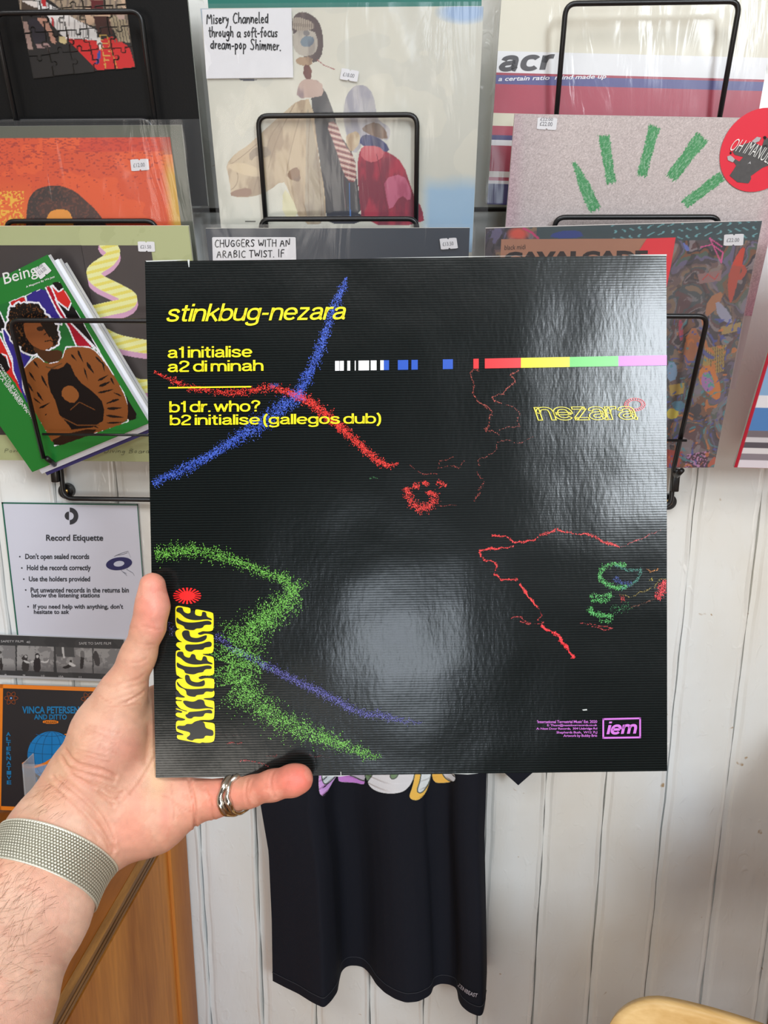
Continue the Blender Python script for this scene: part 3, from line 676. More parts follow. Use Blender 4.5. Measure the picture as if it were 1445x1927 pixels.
for pts, c, lf in ptl:
    sp_ = smooth_pts(cr(pts), 3); pt_.fill((70, 84, 76), pt_.dist(np.r_[sp_, sp_[:1]]) < 1.3); m_ = pt_.inside(sp_)
    ed = m_ & (pt_.dist(np.r_[sp_, sp_[:1]]) < 1.1); pt_.fill(c, m_); pt_.fill((96, 104, 100), ed, .8); msk |= m_
PV = np.array(on_shirt(list(zip(gx.ravel(), gy.ravel())), .0032)); ii = np.arange(gx.size).reshape(gx.shape)
qq = np.stack([ii[:-1, :-1], ii[1:, :-1], ii[1:, 1:], ii[:-1, 1:]], -1).reshape(-1, 4); qq = qq[msk.ravel()[qq].all(1)]
np_mesh('printed_motif', PV, qq, pt_.C.reshape(-1, 3), attr_mat('printed_shirt_ink', .6), TS, True)
V2, F2 = font_mesh('ZENBEAST', .01, 0, 2); lo, hi = V2.min(0), V2.max(0); U = (V2 - lo) / (hi - lo)
P_ = []
for u, v in U:
    bx_, by_ = 862 + 37 * u, 1849 + 5 * u + 17 * (1 - (1 - u) ** 2) ; P_.append((bx_ + (1 - v) * -1.5, by_ + 7 * (1 - v) - 1))
mesh('hem_lettering', on_shirt(P_, .0035), F2, mat('white_label_ink', (190, 188, 200), .6), TS)
# ------------------------------------------------------------------ records in the rack
RG = 'record sleeves in the wire rack'
def crp(ox, oy, s): return lambda L: [(ox + u / s, oy + v / s) for u, v in L]
# --- black sleeve with jigsaw picture, top left
fl = Flat('record_sleeve', (-.2775 - .315 + .007, .968, .449), 14.0, 0.3)
tag(fl.root, 'black record sleeve with a jigsaw picture, top row at the left', 'record', RG)
slab(fl, 'sleeve_card', mat('matt_black_card', (15, 15, 16), .5, spec=.2, bump=.1), .004)
# jigsaw picture: a tilted grid of interlocking card pieces painted by position
K = crp(0, 0, 5.161)
PIC = {'tl': (22, -62), 'tr': (226, -72), 'bl': (63, 148), 'br': (256, 127)}
def puz_paint(pt, *_):
    P = pt; P.fill((30, 28, 29))
    n1 = fbm(P.X, P.Y, .06, 3, 3)
    P.poly(K([(140, -400), (1210, -400), (1270, 415), (1180, 400), (1120, 290), (900, 250), (700, 180), (560, 60), (400, -60), (220, -60), (240, 120), (200, 120)]), (150, 132, 112), sm=0)
    P.fill((112, 98, 88), (P.Y < 85) & (P.C[..., 0] > 100) & (np.sin((P.X + P.Y * .12) * .55) > .45))
    P.fill((190, 160, 135), (P.C[..., 0] > 100) & (n1 > .62))
    P.poly(K([(210, 0), (380, 0), (380, 95), (215, 110)]), (66, 52, 44), sm=0)
    P.poly(K([(215, 10), (350, 80), (380, 70), (380, 0)]), (205, 195, 190), sm=0)
    P.poly(K([(350, -30), (450, 20), (600, 110), (740, 190), (940, 290), (955, 390), (840, 400), (800, 375), (640, 385), (500, 230), (430, 90), (380, 110)]), (214, 210, 208), sm=0)
    P.fill((150, 146, 146), (P.C[..., 0] > 206) & (np.sin(P.X * 1.15 + P.Y * .05) > .82))
    P.poly(K([(400, -20), (450, -10), (455, 60), (415, 65)]), (170, 30, 36), sm=0)
    P.poly(K([(500, 170), (520, 170), (530, 260), (515, 260)]), (176, 30, 36), sm=0)
    P.poly(K([(205, 210), (270, 210), (322, 475), (275, 485)]), (152, 126, 118), sm=0)
    P.poly(K([(275, 190), (420, 180), (470, 400), (340, 430), (300, 300)]), (40, 36, 46), sm=0)
    P.poly(K([(355, 435), (470, 415), (490, 450), (370, 475)]), (148, 120, 118), sm=0)
    P.poly(K([(360, 180), (450, 170), (550, 400), (545, 425), (505, 420), (480, 330)]), (176, 130, 112), sm=0)
    P.poly(K([(575, 350), (640, 360), (655, 410), (630, 430), (585, 410)]), (196, 178, 130), sm=0)
    P.poly(K([(655, 378), (840, 385), (960, 400), (1100, 350), (1260, 460), (1322, 655), (960, 690), (720, 450)]), (192, 34, 36), sm=0)
    P.poly(K([(880, 0), (1010, 0), (1010, 90), (890, 90)]), (88, 24, 28), sm=0)
    P.poly(K([(910, 155), (1060, 155), (1100, 340), (950, 330)]), (62, 30, 26), sm=0)
    P.poly(K([(1060, 155), (1220, 150), (1265, 415), (1150, 400)]), (160, 146, 120), sm=0)
    P.fill((96, 86, 74), (P.X > 212) & (P.Y < 80) & (P.Y > 28) & (P.C[..., 0] > 150) & (np.sin((P.X - P.Y * .2) * 1.1) > .5))
    P.poly(K([(1140, 150), (1210, 150), (1215, 190), (1150, 190)]), (176, 150, 140), sm=0)
    for k in range(8):   # gilded frame beside the figure
        P.line(K([(975 + k * 6, 345 + k * 40), (1045 + k * 6, 340 + k * 40)]), 1.2, (196, 160, 84))
    P.line(K([(970, 340), (1035, 680)]), 1.6, (190, 150, 70)); P.line(K([(1040, 340), (1140, 660)]), 1.6, (186, 140, 60))
    P.poly(K([(945, 370), (975, 365), (1000, 450), (975, 480), (950, 430)]), (214, 208, 200), sm=0)
    P.poly(K([(955, 500), (985, 490), (975, 560), (960, 630), (935, 615)]), (44, 66, 140), sm=0)
NC, NR = 5, 5
def puzzle():
    tl, tr, bl, br = (np.array(PIC[k], float) for k in ('tl', 'tr', 'bl', 'br'))
    def q(u, v): return (tl * (1 - u) + tr * u) * (1 - v) + (bl * (1 - u) + br * u) * v
    r_ = random.Random(4)
    def knob(a, b, s):   # edge from a to b in unit grid with a tab
        if s == 0: return [a]
        a, b = np.array(a, float), np.array(b, float); d = b - a; n_ = np.array([-d[1], d[0]]) * s
        o = r_.uniform(-.06, .06)
        return [a] + [a + d * (t + o) + n_ * h for t, h in ((.40, .02), (.42, .08), (.38, .16), (.42, .24), (.50, .27), (.58, .24), (.62, .16), (.58, .08), (.60, .02))]
    hs = {(i, j): knob((i, j), (i + 1, j), 0 if j in (0, NR) else r_.choice((-1, 1))) for i in range(NC) for j in range(NR + 1)}
    vs = {(i, j): knob((i, j), (i, j + 1), 0 if i in (0, NC) else r_.choice((-1, 1))) for i in range(NC + 1) for j in range(NR)}
    m = attr_mat('jigsaw_print', .4); dark = mat('jigsaw_cut_edge', (120, 104, 80), .7)
    for j in range(NR):
        for i in range(NC):
            top = hs[(i, j)]; right = vs[(i + 1, j)]; bot = hs[(i, j + 1)]; left = vs[(i, j)]
            P = list(top) + list(right) + [(i + 1, j + 1)] + list(bot[1:])[::-1] + [(i, j + 1)] + list(left[1:])[::-1]
            P = np.array(P, float); c = P.mean(0); sh = np.array([r_.uniform(-.012, .012), r_.uniform(-.02, .02)])
            pp = np.array([q((c[0] + (p[0] - c[0]) * .975 + sh[0]) / NC, (c[1] + (p[1] - c[1]) * .975 + sh[1]) / NR) for p in P])
            n_ = len(pp); L = fl.l(pp[:, 0], pp[:, 1])
            # clip the fine paint to a triangle mesh subdivided on a local grid
            g = 13; x0, y0 = pp.min(0); x1, y1 = pp.max(0)
            gx, gy = np.meshgrid(np.linspace(x0, x1, g * 2), np.linspace(y0, y1, g * 2)); T_ = Paint(gx, gy); ins = T_.inside(pp)
            LL = fl.l(gx.ravel(), gy.ravel()); ty = -.0011 - r_.uniform(0, .0003)
            V = [(a[0], ty, a[2]) for a in LL] + [(a[0], ty, a[2]) for a in L] + [(a[0], 0, a[2]) for a in L]
            id_ = np.arange(gx.size).reshape(gx.shape); qd = np.stack([id_[:-1, :-1], id_[1:, :-1], id_[1:, 1:], id_[:-1, 1:]], -1).reshape(-1, 4)
            full = ins.ravel()[qd].all(1)
            Fc = []; o = gx.size
            T2 = Paint(np.r_[gx.ravel(), pp[:, 0], pp[:, 0]], np.r_[gy.ravel(), pp[:, 1], pp[:, 1]]); puz_paint(T2)
            C = T2.C; C[o:o + n_] = C[o:o + n_] * .55; C[o + n_:] = (110, 96, 76)
            tri = tessellate_polygon([[Vector((a[0], a[2], 0)) for a in L]])
            V = V[:o] + [(v[0], ty + .00012, v[2]) for v in V[o:o + n_]] + V[o + n_:]
            Fc = [tuple(f) for f in qd[full]] + [(o + a, o + b, o + c_) for a, b, c_ in tri] + [(o + k, o + (k + 1) % n_, o + n_ + (k + 1) % n_, o + n_ + k) for k in range(n_)]
            me = bpy.data.meshes.new('jigsaw_piece'); me.from_pydata(V, [], Fc); me.update()
            ca = me.color_attributes.new('Col', 'FLOAT_COLOR', 'POINT'); cc = np.ones((len(V), 4), np.float32); cc[:, :3] = lin(np.clip(C, 0, 255)); ca.data.foreach_set('color', cc.ravel())
            link('jigsaw_piece', me, m, fl.root)
puzzle()

# --- orange sleeve with dark hair, second row left
oTR = at(341, 235, .986); fl = Flat('record_sleeve', (oTR[0] - .315, .986, oTR[2]), 14.5, 0, tl_world=True)
tag(fl.root, 'orange record sleeve showing dark hair, in loose clear plastic', 'record', RG)
slab(fl, 'sleeve_card', mat('olive_grey_card', (84, 86, 74), .4), .004)
def orange(P, X, Zz):
    P.fill((84, 87, 74)); u, v = X + .1575, .315 - Zz
    body = (v > .0125) & (u < .300)
    n0 = fbm(P.X, P.Y, .02, 3, 2); P.fill((226, 86, 30), body); P.fill((205, 66, 24), body * (n0 > .5), .5); P.fill((236, 116, 36), body * np.clip((P.Y - 330) / 80, 0, 1) * (P.X < 60), .8)
    d1 = vnoise(P.X, P.Y * 2.2, .22, 5); P.fill((160, 38, 22), body * (d1 > .60 + np.clip((P.Y - 250) / 380, 0, .4)), .75)
    P.fill((196, 40, 30), body * (P.Y < 285) * (P.X > 150), .45)
    P.fill((240, 200, 60), body * (P.X < 45) * (P.Y > 360) * (vnoise(P.X, P.Y, .35, 9) > .6), .8)
    edge = np.clip((u - .283) / .010, 0, 1) * body; P.fill((206, 170, 60), edge * np.clip((P.Y - 270) / 60, 0, 1), .9); P.fill((140, 60, 40), edge * (P.Y < 290), .5)
    h = P.inside(smooth_pts([(48, 470), (50, 385), (62, 360), (85, 350), (110, 348), (140, 358), (165, 380), (190, 405), (215, 450), (215, 480)], 2))
    P.fill((66, 34, 26), h); P.fill((40, 24, 22), h * (n0 > .5), .8); P.fill((120, 60, 40), h * (vnoise(P.X, P.Y, .3, 4) > .66), .6)
    f = P.inside(smooth_pts([(82, 480), (86, 402), (110, 392), (138, 398), (142, 480)], 2)); P.fill((232, 150, 50), f); P.fill((170, 70, 30), f * (n0 > .52), .7)
canvas(fl, 'printed_cover', (-.1575, .1565), (.10, .3145), .00085, orange, .4)
sticker(fl, '£12.00', [(245.5, 300), (279.5, 298.5), (281.5, 319.5), (248, 322)])
polysleeve(fl, .006, .022, .006, seed=3)

# --- sage green sleeve, bottom row left
gTR = at(354.6, 425, .989); fl = Flat('record_sleeve', (gTR[0] - .315, .989, gTR[2]), 14.3, 0, tl_world=True)
tag(fl.root, 'sage green record sleeve with winding yellow and pink shapes behind the magazine', 'record', RG)
SAGE = mat('sage_card', (174, 180, 134), .45, var=.1, vscale=30)
slab(fl, 'sleeve_card', SAGE, .004, mat('pale_edge', (225, 225, 205), .6))
def c4(L): return [(0 + u / 4.817, 470 + v / 4.817) for u, v in L]
def slide(P, X, Zz):
    P.fill((174, 180, 134)); n0 = fbm(P.X, P.Y, .03, 3, 8); P.fill((158, 164, 118), n0 > .55, .35)
    dk = (P.Y > 461.5) & (P.Y < 818) & (P.X < 284 + (P.Y - 461) * .12); P.fill((66, 60, 60), dk); P.fill((82, 74, 72), dk * n0, .4)
    pk, ye, cr_ = (206, 158, 188), (222, 208, 92), (226, 226, 160)
    def rib(pts, w, c, dy=0): 
        P.fill(c, (P.dist([(a, b + dy) for a, b in smooth_open(pts)]) < w) & dk)
    def smooth_open(p):
        p = np.array(p, float)
        for _ in range(3):
            q = [p[0]]
            for i in range(len(p) - 1): q += [.75 * p[i] + .25 * p[i + 1], .25 * p[i] + .75 * p[i + 1]]
            p = np.array(q + [p[-1]])
        return p
    a1 = c4([(960, -60), (1040, 10), (1000, 90), (880, 160), (830, 215), (900, 290), (1010, 340), (1110, 390), (1200, 440), (1150, 500), (1000, 530), (870, 560)])
    a2 = c4([(940, 770), (1060, 830), (1160, 850), (1260, 870), (1400, 885)]); a3 = c4([(1180, 1200), (1260, 1240), (1420, 1230)]); a4 = c4([(1100, 1650), (1300, 1640), (1420, 1600)])
    for a in (a1, a2, a3, a4):
        rib(a, 14, pk, 9); rib(a, 13, cr_, 0)
        d = P.dist(smooth_open(a)); P.fill(ye, (d < 12.5) & dk & (np.sin((P.Y * .9 + P.X * .22) * .52) > .25), .85)
canvas(fl, 'printed_cover', (.02, .157), (.0005, .3145), .0008, slide, .42)
tbl = mat('plum_print', (66, 60, 60), .42, var=.15, vscale=25)
a = fl.l(0, 461.5); b = fl.l(0, 818); mesh('printed_panel', [(-.155, -.0004, a[2]), (.021, -.0004, a[2]), (.021, -.0004, b[2]), (-.155, -.0004, b[2])], [(0, 1, 2, 3)], tbl, fl.root)
hand_text(fl, 'handwriting', [('Porridge Radio. Waterslide, Diving Board', 8, 851, 282, 4.6, .005)], ink((70, 72, 56), .6), .00045, jit=.09, slant=.12)
sticker(fl, '£21.50', [(259.5, 454), (291, 454.5), (292.5, 473.5), (261, 473)])

# --- green magazine standing tilted in the bottom left holder
mgx = c4([(430, 48), (1361, 1575)]); 
fm = Flat('magazine', (0, 0, 0), 14.5, 0, 0, .17, .24); bpy.data.objects.remove(fm.root)
e1, e2 = c4([(1353, 1572), (478, 1872)]), c4([(430, 45), (1353, 1572)])
class Tilt(Flat):
    def __init__(s, name, tr, ang, lean, w, h):
        s.M = eul(math.radians(lean), 0, 0) @ eul(0, math.radians(ang), 0); s.w, s.h = w, h
        s.O = np.array(tr) + s.M @ np.array([-w / 2, 0, -h]); s.root = empty(name, s.O, s.M)
TRm = at(*c4([(430, 45)])[0], .962)
# angle of the right edge measured in the leaning plane
tmp = Flat('tmp', TRm, 14.5, 0, tl_world=True); A_ = tmp.l(*e2[0]); B_ = tmp.l(*e2[1]); C_ = tmp.l(*e1[1]); bpy.data.objects.remove(tmp.root)
dR = (B_ - A_)[[0, 2]]; angm = math.degrees(math.atan2(dR[0], -dR[1])); mh = float(np.linalg.norm(dR)); mw = .19
fm = Tilt('magazine', TRm, -angm, 14.5, mw, mh)
tag(fm.root, 'green magazine with a portrait drawing, tilted in the bottom left wire holder', 'magazine')
MG = mat('magazine_green', (36, 122, 50), .3, var=.05)
box('pages', (-mw / 2 + .001, mw / 2 + .0005, .0008, .0075, .001, mh - .001), mat('page_edges', (228, 232, 240), .6, var=.1, vscale=700), fm.root)
box('front_cover', (-mw / 2, mw / 2, 0, .0008, 0, mh), MG, fm.root)
# further copies fanned behind it, white spines showing to the right
for k, dx in enumerate((.0095, .0125)):
    f2 = Tilt('magazine', TRm + np.array([dx * .9, .009 * (k + 1), -.004 * (k + 1)]), -angm, 14.5, mw, mh)
    tag(f2.root, ['white edged magazine directly behind the green magazine', 'rearmost white magazine with a blue edge behind the green magazine'][k], 'magazine')
    box('pages', (-mw / 2 + .001, mw / 2, .0008, .0080, .001, mh - .001), mat('page_edges', (228, 232, 240), .6), f2.root)
    box('front_cover', (-mw / 2, mw / 2, 0, .0008, 0, mh), mat('white_gloss_cover', (235, 238, 246), .25) if k == 0 else mat('navy_white_cover', (70, 70, 130), .25), f2.root)
def portrait(P, X, Zz):
    P.fill((36, 122, 50)); q4 = c4
    pan = P.inside(q4([(85, 470), (540, 290), (1260, 1525), (500, 1790), (-200, 560)])); 
    P.fill((32, 110, 52), pan)
    W = (232, 232, 240)
    def sh(L, c, ol=True, sm=1):
        L = q4(L); P.poly(L, c, sm=sm)
        if ol: P.fill(W, (P.dist(L + L[:1]) < 1.3) & pan)
    sh([(85, 470), (225, 415), (250, 500), (110, 530)], (190, 34, 34)); sh([(230, 412), (410, 335), (500, 480), (560, 640), (560, 680), (420, 640), (250, 500)], (50, 40, 130))
    sh([(410, 335), (450, 320), (640, 660), (760, 790), (860, 900), (700, 890), (620, 700), (520, 560)], (168, 16, 44))
    sh([(455, 310), (530, 380), (580, 350), (650, 470), (620, 540), (520, 470)], (206, 42, 40)); sh([(460, 300), (540, 285), (580, 350), (530, 380)], (12, 12, 16))
    sh([(500, 450), (620, 545), (650, 470), (1000, 1090), (880, 900), (760, 780), (600, 620)], (12, 12, 16))
    sh([(0, 560), (60, 700), (40, 760), (-80, 700)], (10, 12, 18)); sh([(-150, 700), (0, 780), (60, 900), (130, 1060), (230, 1350), (100, 1150), (0, 1060), (-200, 900)], (200, 40, 36))
    sh([(20, 720), (90, 700), (140, 860), (300, 960), (220, 1080), (210, 1200), (260, 1420), (200, 1300), (120, 1100), (110, 980), (40, 820)], (52, 44, 138))
    sh([(-100, 900), (60, 960), (100, 1120), (-60, 1080)], (10, 12, 16))
    # hair, face, jacket
    hair = [(80, 620), (70, 560), (110, 520), (170, 480), (250, 480), (360, 500), (420, 580), (500, 650), (540, 760), (530, 860), (430, 900), (330, 960), (230, 950), (180, 880), (110, 820), (60, 720)]
    hp_ = [(a + rng.uniform(-14, 14), b + rng.uniform(-14, 14)) for a, b in smooth_pts(hair, 2)]
    P.fill(W, (P.dist(q4(hp_) + q4(hp_[:1])) < 3.2) & pan); P.poly(q4(hp_), (14, 11, 12), sm=0); hm = P.inside(q4(hp_))
    P.fill((96, 58, 30), hm * (vnoise(P.X, P.Y, .45, 3) > .74))
    P.poly(q4([(215, 640), (370, 640), (440, 700), (420, 760), (470, 790), (490, 860), (440, 900), (380, 920), (280, 860), (220, 760)]), (134, 76, 40))
    P.poly(q4([(350, 640), (500, 660), (520, 800), (450, 790), (400, 720)]), (22, 16, 14), sm=1)
    P.poly(q4([(330, 700), (390, 690), (400, 730), (340, 740)]), (40, 24, 18)); P.line(q4([(400, 770), (430, 750), (450, 790)]), 1.6, (24, 14, 10)); P.line(q4([(410, 830), (460, 820), (480, 835)]), 1.8, (24, 14, 10))
    P.poly(q4([(280, 860), (400, 920), (560, 900), (570, 980), (480, 1040), (380, 1000)]), (70, 42, 24)); 
    jk = [(340, 960), (420, 1040), (560, 1010), (600, 880), (800, 880), (880, 930), (1000, 1090), (1110, 1270), (1170, 1440), (1160, 1560), (900, 1650), (480, 1780), (400, 1600), (280, 1440), (210, 1250), (200, 1100), (250, 1040)]
    P.fill(W, (P.dist(q4(jk) + q4(jk[:1])) < 1.4) & pan); P.poly(q4(jk), (134, 78, 38), mod=pan)
    jm = P.inside(q4(jk)) & pan; wx = fbm(P.X, P.Y, .05, 3, 7)
    pass
    def leaf(ax_, ay_, bx_, by_, w):
        a_, b_ = np.array((ax_, ay_), float), np.array((bx_, by_), float); d_ = b_ - a_; n_ = np.array((-d_[1], d_[0])) / np.linalg.norm(d_) * w
        P.poly(q4([tuple(a_), tuple(a_ + d_ * .35 + n_), tuple(a_ + d_ * .7 + n_ * .5), tuple(b_), tuple(a_ + d_ * .6 - n_ * .4), tuple(a_ + d_ * .25 - n_ * .7)]), (14, 12, 15), mod=pan)
    for L in ((880, 1190, 990, 1130, 14), (860, 960, 960, 1060, 12), (890, 1240, 1010, 1190, 20), (930, 1010, 950, 1110, 10), (880, 1300, 1040, 1260, 14), (1090, 1350, 950, 1400, 16), (1110, 1330, 1020, 1290, 10), (960, 1440, 1120, 1430, 18), (950, 1500, 1140, 1520, 16), (960, 1570, 1130, 1560, 12), (1000, 1150, 1040, 1230, 12),
              (700, 900, 760, 1030, 14), (640, 940, 700, 1010, 12), (780, 1010, 860, 1130, 18), (760, 1060, 800, 1190, 10), (260, 1100, 330, 1200, 12), (300, 1000, 360, 1080, 12), (250, 1200, 310, 1300, 14), (330, 1280, 400, 1380, 14), (300, 1340, 380, 1400, 10), (350, 1440, 460, 1380, 14), (400, 1500, 500, 1480, 14), (420, 1560, 540, 1600, 14), (230, 1260, 260, 1400, 12), (560, 1640, 700, 1600, 16), (620, 1690, 820, 1640, 16), (370, 1130, 440, 1260, 14), (800, 1560, 900, 1620, 16)): leaf(*L)
    P.poly(q4([(1130, 1270), (1170, 1380), (1260, 1520), (1150, 1560), (1165, 1440)]), (14, 12, 15), mod=pan)
    P.poly(q4([(430, 1080), (560, 1080), (620, 1000), (700, 1180), (850, 1290), (950, 1400), (930, 1600), (560, 1640), (520, 1400), (440, 1250)]), (14, 13, 16), mod=pan)
    P.poly(q4([(560, 1260), (640, 1220), (710, 1280), (720, 1340), (660, 1400), (560, 1340)]), (140, 84, 42)); P.line(q4([(420, 1060), (470, 1075), (560, 1030)]), 2.6, (96, 62, 34))
    P.poly(q4([(360, 1560), (480, 1430), (600, 1560), (660, 1640), (560, 1760), (420, 1650)]), (134, 78, 38), mod=pan)
    P.line(q4([(560, 1520), (700, 1590), (900, 1590)]), 2.2, (110, 66, 34)); P.line(q4([(640, 1450), (720, 1380), (860, 1450)]), 1.6, (110, 66, 34))
    P.poly(q4([(470, 1700), (900, 1600), (800, 1720), (500, 1790)]), (40, 24, 18), mod=pan)
canvas(fm, 'printed_cover', (-mw / 2, mw / 2 - .0003), (.0005, mh - .0005), .00072, portrait, .28, y=-.0003)
white_ink = ink((228, 230, 228), .4)
def mtext(s, a, b, c, **k): a, b, c = c4([a, b, c]); text(fm, 'lettering', s, a, b, c, white_ink, **k)
mtext('n Being', (-62, 380), (352, 258), (-90, 245), bold=.004)
mtext('A Magazine By We Jazz', (240, 350), (500, 254), (236, 328), bold=.01)
for k, s_ in enumerate(('ORNETTE, BUTCHER BROWN,', 'AMBROSE, MAKAYA', 'NALA SINEPHRO')):
    a0 = [(-10 - k * 22, 1045 + k * 22), (300 - 60 * k, 1560 - 105 * k + k * 30), (8 - k * 22, 1030 + k * 22)]; mtext(s_, *a0, bold=.01)
sticker(fm, '£16.00', c4([(300, 175), (405, 112), (472, 188), (372, 268)]), two=True)

# --- scarecrow sleeve, centre
fl = Flat('record_sleeve', (-.2503, .9667, .3384), 13.97, .28)
tag(fl.root, 'pale sky record sleeve with two draped scarecrow figures, centre of rack', 'record', RG)
slab(fl, 'sleeve_card', mat('cream_sky_card', (206, 204, 192), .4), .004, mat('bright_white_edge', (236, 236, 230), .5))
def c2(L): return [(360 + u / 2.408, v / 2.408) for u, v in L]
def smooth_l(q):
    q = np.array(q, float); t = np.linspace(0, 1, 9)[:, None]; return [tuple(a) for a in (1 - t) ** 2 * q[0] + 2 * t * (1 - t) * q[1] + t * t * q[2]]
def scare(P, X, Zz):
    P.fill((206, 204, 190)); n0 = fbm(P.X, P.Y, .006, 4, 1); P.fill((190, 192, 188), n0, .5); P.fill((218, 214, 198), (fbm(P.X, P.Y, .01, 3, 5) > .52), .4)
    P.fill((128, 160, 206), np.clip(1.3 - P.ell(*c2([(1235, 55)])[0], 50, 22), 0, 1), .8); P.fill((140, 170, 210), np.clip(1.2 - P.ell(376, 20, 25, 30), 0, 1), .5)
    bl = np.clip((P.Y - 322 - 14 * fbm(P.X, P.Y, .04, 3, 9)) / 30, 0, 1) * np.clip((P.X - 790) / 20, 0, 1); P.fill((150, 184, 214), bl, .85)
    bl = np.clip((P.Y - 400) / 20, 0, 1) * (P.X > 870); P.fill((150, 184, 214), bl, .4)
    w = fbm(P.X * 1.6, P.Y * .5, .045, 4, 21) - .5       # vertical noise streaks mottling the printed figures with a second tone
    def s(L, c, c1=None, t=.0, sm=1):
        m = P.poly(c2(L), c, sm=sm)
        if c1 is not None: P.fill(c1, m * np.clip((w + t) * 5, 0, 1), .75)
    s([(455, 140), (458, 80), (490, 52), (535, 60), (575, 90), (597, 150), (597, 235), (575, 278), (545, 285), (500, 250)], (78, 62, 62), (104, 88, 84))
    s([(456, 140), (458, 85), (480, 75), (555, 100), (557, 138)], (166, 154, 138)); P.fill((98, 84, 78), P.inside(c2([(456, 140), (458, 85), (480, 75), (555, 100), (557, 138)])) * (np.sin(P.X * 1.6) > .3), .7)
    s([(458, 140), (555, 135), (574, 180), (570, 230), (545, 252), (500, 256), (462, 225)], (176, 168, 156), (140, 132, 124))
    s([(490, 185), (520, 160), (560, 170), (550, 208), (505, 215)], (112, 128, 140), (86, 96, 112)); s([(505, 140), (530, 135), (540, 160), (512, 165)], (120, 116, 116))
    s([(470, 262), (550, 255), (548, 300), (480, 295)], (166, 138, 110), (110, 86, 70)); s([(508, 290), (546, 300), (544, 368), (508, 352)], (98, 48, 42), (130, 80, 60))
    P.line(c2([(572, 272), (600, 295), (648, 314)]), 1.6, (150, 70, 70))
    s([(555, 380), (600, 392), (650, 520), (664, 600), (740, 700), (752, 830), (775, 990), (600, 990), (600, 860), (570, 640), (540, 470)], (66, 64, 68), (44, 44, 50))
    s([(482, 455), (548, 448), (575, 700), (607, 880), (610, 1015), (498, 1015), (440, 860), (415, 815), (345, 870), (280, 892), (182, 895), (170, 800), (156, 745), (205, 690), (250, 665), (330, 590), (430, 500)], (192, 172, 142), (150, 126, 100), .05)
    s([(415, 850), (455, 890), (490, 985), (412, 985)], (214, 208, 170)); s([(520, 455), (556, 600), (600, 860), (607, 1015), (512, 1015), (520, 700)], (170, 156, 134), (140, 126, 110))
    s([(262, 682), (330, 655), (372, 695), (325, 720), (300, 700), (265, 735)], (152, 134, 112), (132, 114, 96)); s([(175, 868), (268, 845), (278, 890), (182, 893)], (140, 104, 82)); s([(452, 765), (488, 755), (498, 826), (450, 815), (430, 795)], (134, 100, 72), (96, 72, 54))
    for q_ in ([(470, 470), (380, 620), (350, 760)], [(500, 500), (440, 700), (430, 800)], [(540, 520), (520, 700), (535, 980)], [(300, 650), (220, 720), (170, 750)], [(200, 760), (230, 830), (180, 860)], [(320, 760), (290, 830), (280, 880)], [(565, 700), (590, 860), (590, 1000)], [(400, 560), (330, 640), (350, 700)], [(780, 720), (790, 860), (800, 1000)], [(930, 740), (960, 860), (1000, 940)], [(700, 700), (690, 850), (700, 940)]): P.line(c2(smooth_l(q_)), 1.5, (128, 104, 82) if q_[0][0] < 620 else (90, 24, 44), .55)
    s([(160, 745), (230, 735), (300, 760), (340, 800), (260, 800), (180, 770)], (206, 186, 152), (170, 146, 118))
    s([(485, 378), (520, 354), (590, 368), (602, 430), (560, 442), (475, 446)], (186, 160, 148), (120, 100, 110))
    m = P.inside(smooth_pts(c2([(610, 560), (655, 545), (690, 650), (745, 720), (748, 822), (720, 828), (690, 790), (650, 660)]), 1)); P.fill((176, 122, 114), m); st = np.sin(P.Y * .62 - P.X * .18); P.fill((206, 184, 172), m * (st > .5)); P.fill((110, 50, 60), m * (st < -.6)); 
    s([(612, 955), (770, 958), (775, 1015), (612, 1015)], (34, 36, 52)); P.line(c2([(716, 830), (720, 980)]), 1.8, (70, 120, 190))
    s([(690, 490), (702, 430), (740, 384), (790, 385), (826, 430), (838, 510), (850, 548), (900, 575), (902, 620), (880, 642), (790, 600), (760, 690), (722, 690), (690, 560)], (178, 174, 176), (150, 148, 160), .05)
    s([(700, 610), (760, 590), (765, 650), (725, 695), (700, 650)], (206, 190, 160), (160, 130, 100)); s([(772, 575), (838, 548), (885, 590), (890, 640), (780, 600)], (124, 96, 78), (90, 68, 56))
    s([(765, 620), (800, 605), (880, 640), (902, 692), (840, 680), (765, 660)], (56, 60, 110), (40, 42, 80))
    s([(752, 700), (790, 655), (840, 680), (900, 690), (960, 740), (1000, 860), (1015, 900), (1045, 940), (1058, 1020), (775, 1020), (756, 860)], (168, 34, 62), (110, 22, 50), .08)
    s([(870, 810), (960, 785), (1000, 870), (990, 915), (950, 880), (900, 960), (885, 900)], (190, 96, 124), (160, 60, 90)); s([(765, 660), (850, 660), (880, 700), (830, 740), (770, 720)], (196, 90, 100))
    P.line(c2([(840, 700), (890, 960)]), 1.2, (110, 20, 44)); s([(195, 355), (310, 358), (260, 372)], (50, 54, 76))
    P.poly(quadpx(461, 415, 481, 418), (90, 88, 80), sm=0)
canvas(fl, 'printed_cover', (-.1572, .1572), (.055, .3147), .00078, scare, .38)
nt = poly(fl, 'handwritten_note', smooth_pts([(381, 18), (549, 15.5), (552.5, 146), (389.5, 148)], 0), PAPER, -.0028)
hand_text(fl, 'lettering', [('Misery Channeled', 390, 45, 507, 11, -.01), ('through a soft-focus', 394, 70, 524, 10.5, .0), ('dream-pop Shimmer.', 397, 92, 531, 11, .025)], ink((30, 30, 36), .5), .0013, nt, y=-.0031)
sticker(fl, '£18.00', [(643.5, 128), (676, 134), (672.5, 154.5), (639.5, 149)], y=-.0028)
polysleeve(fl, .004, .017, .004, seed=7)
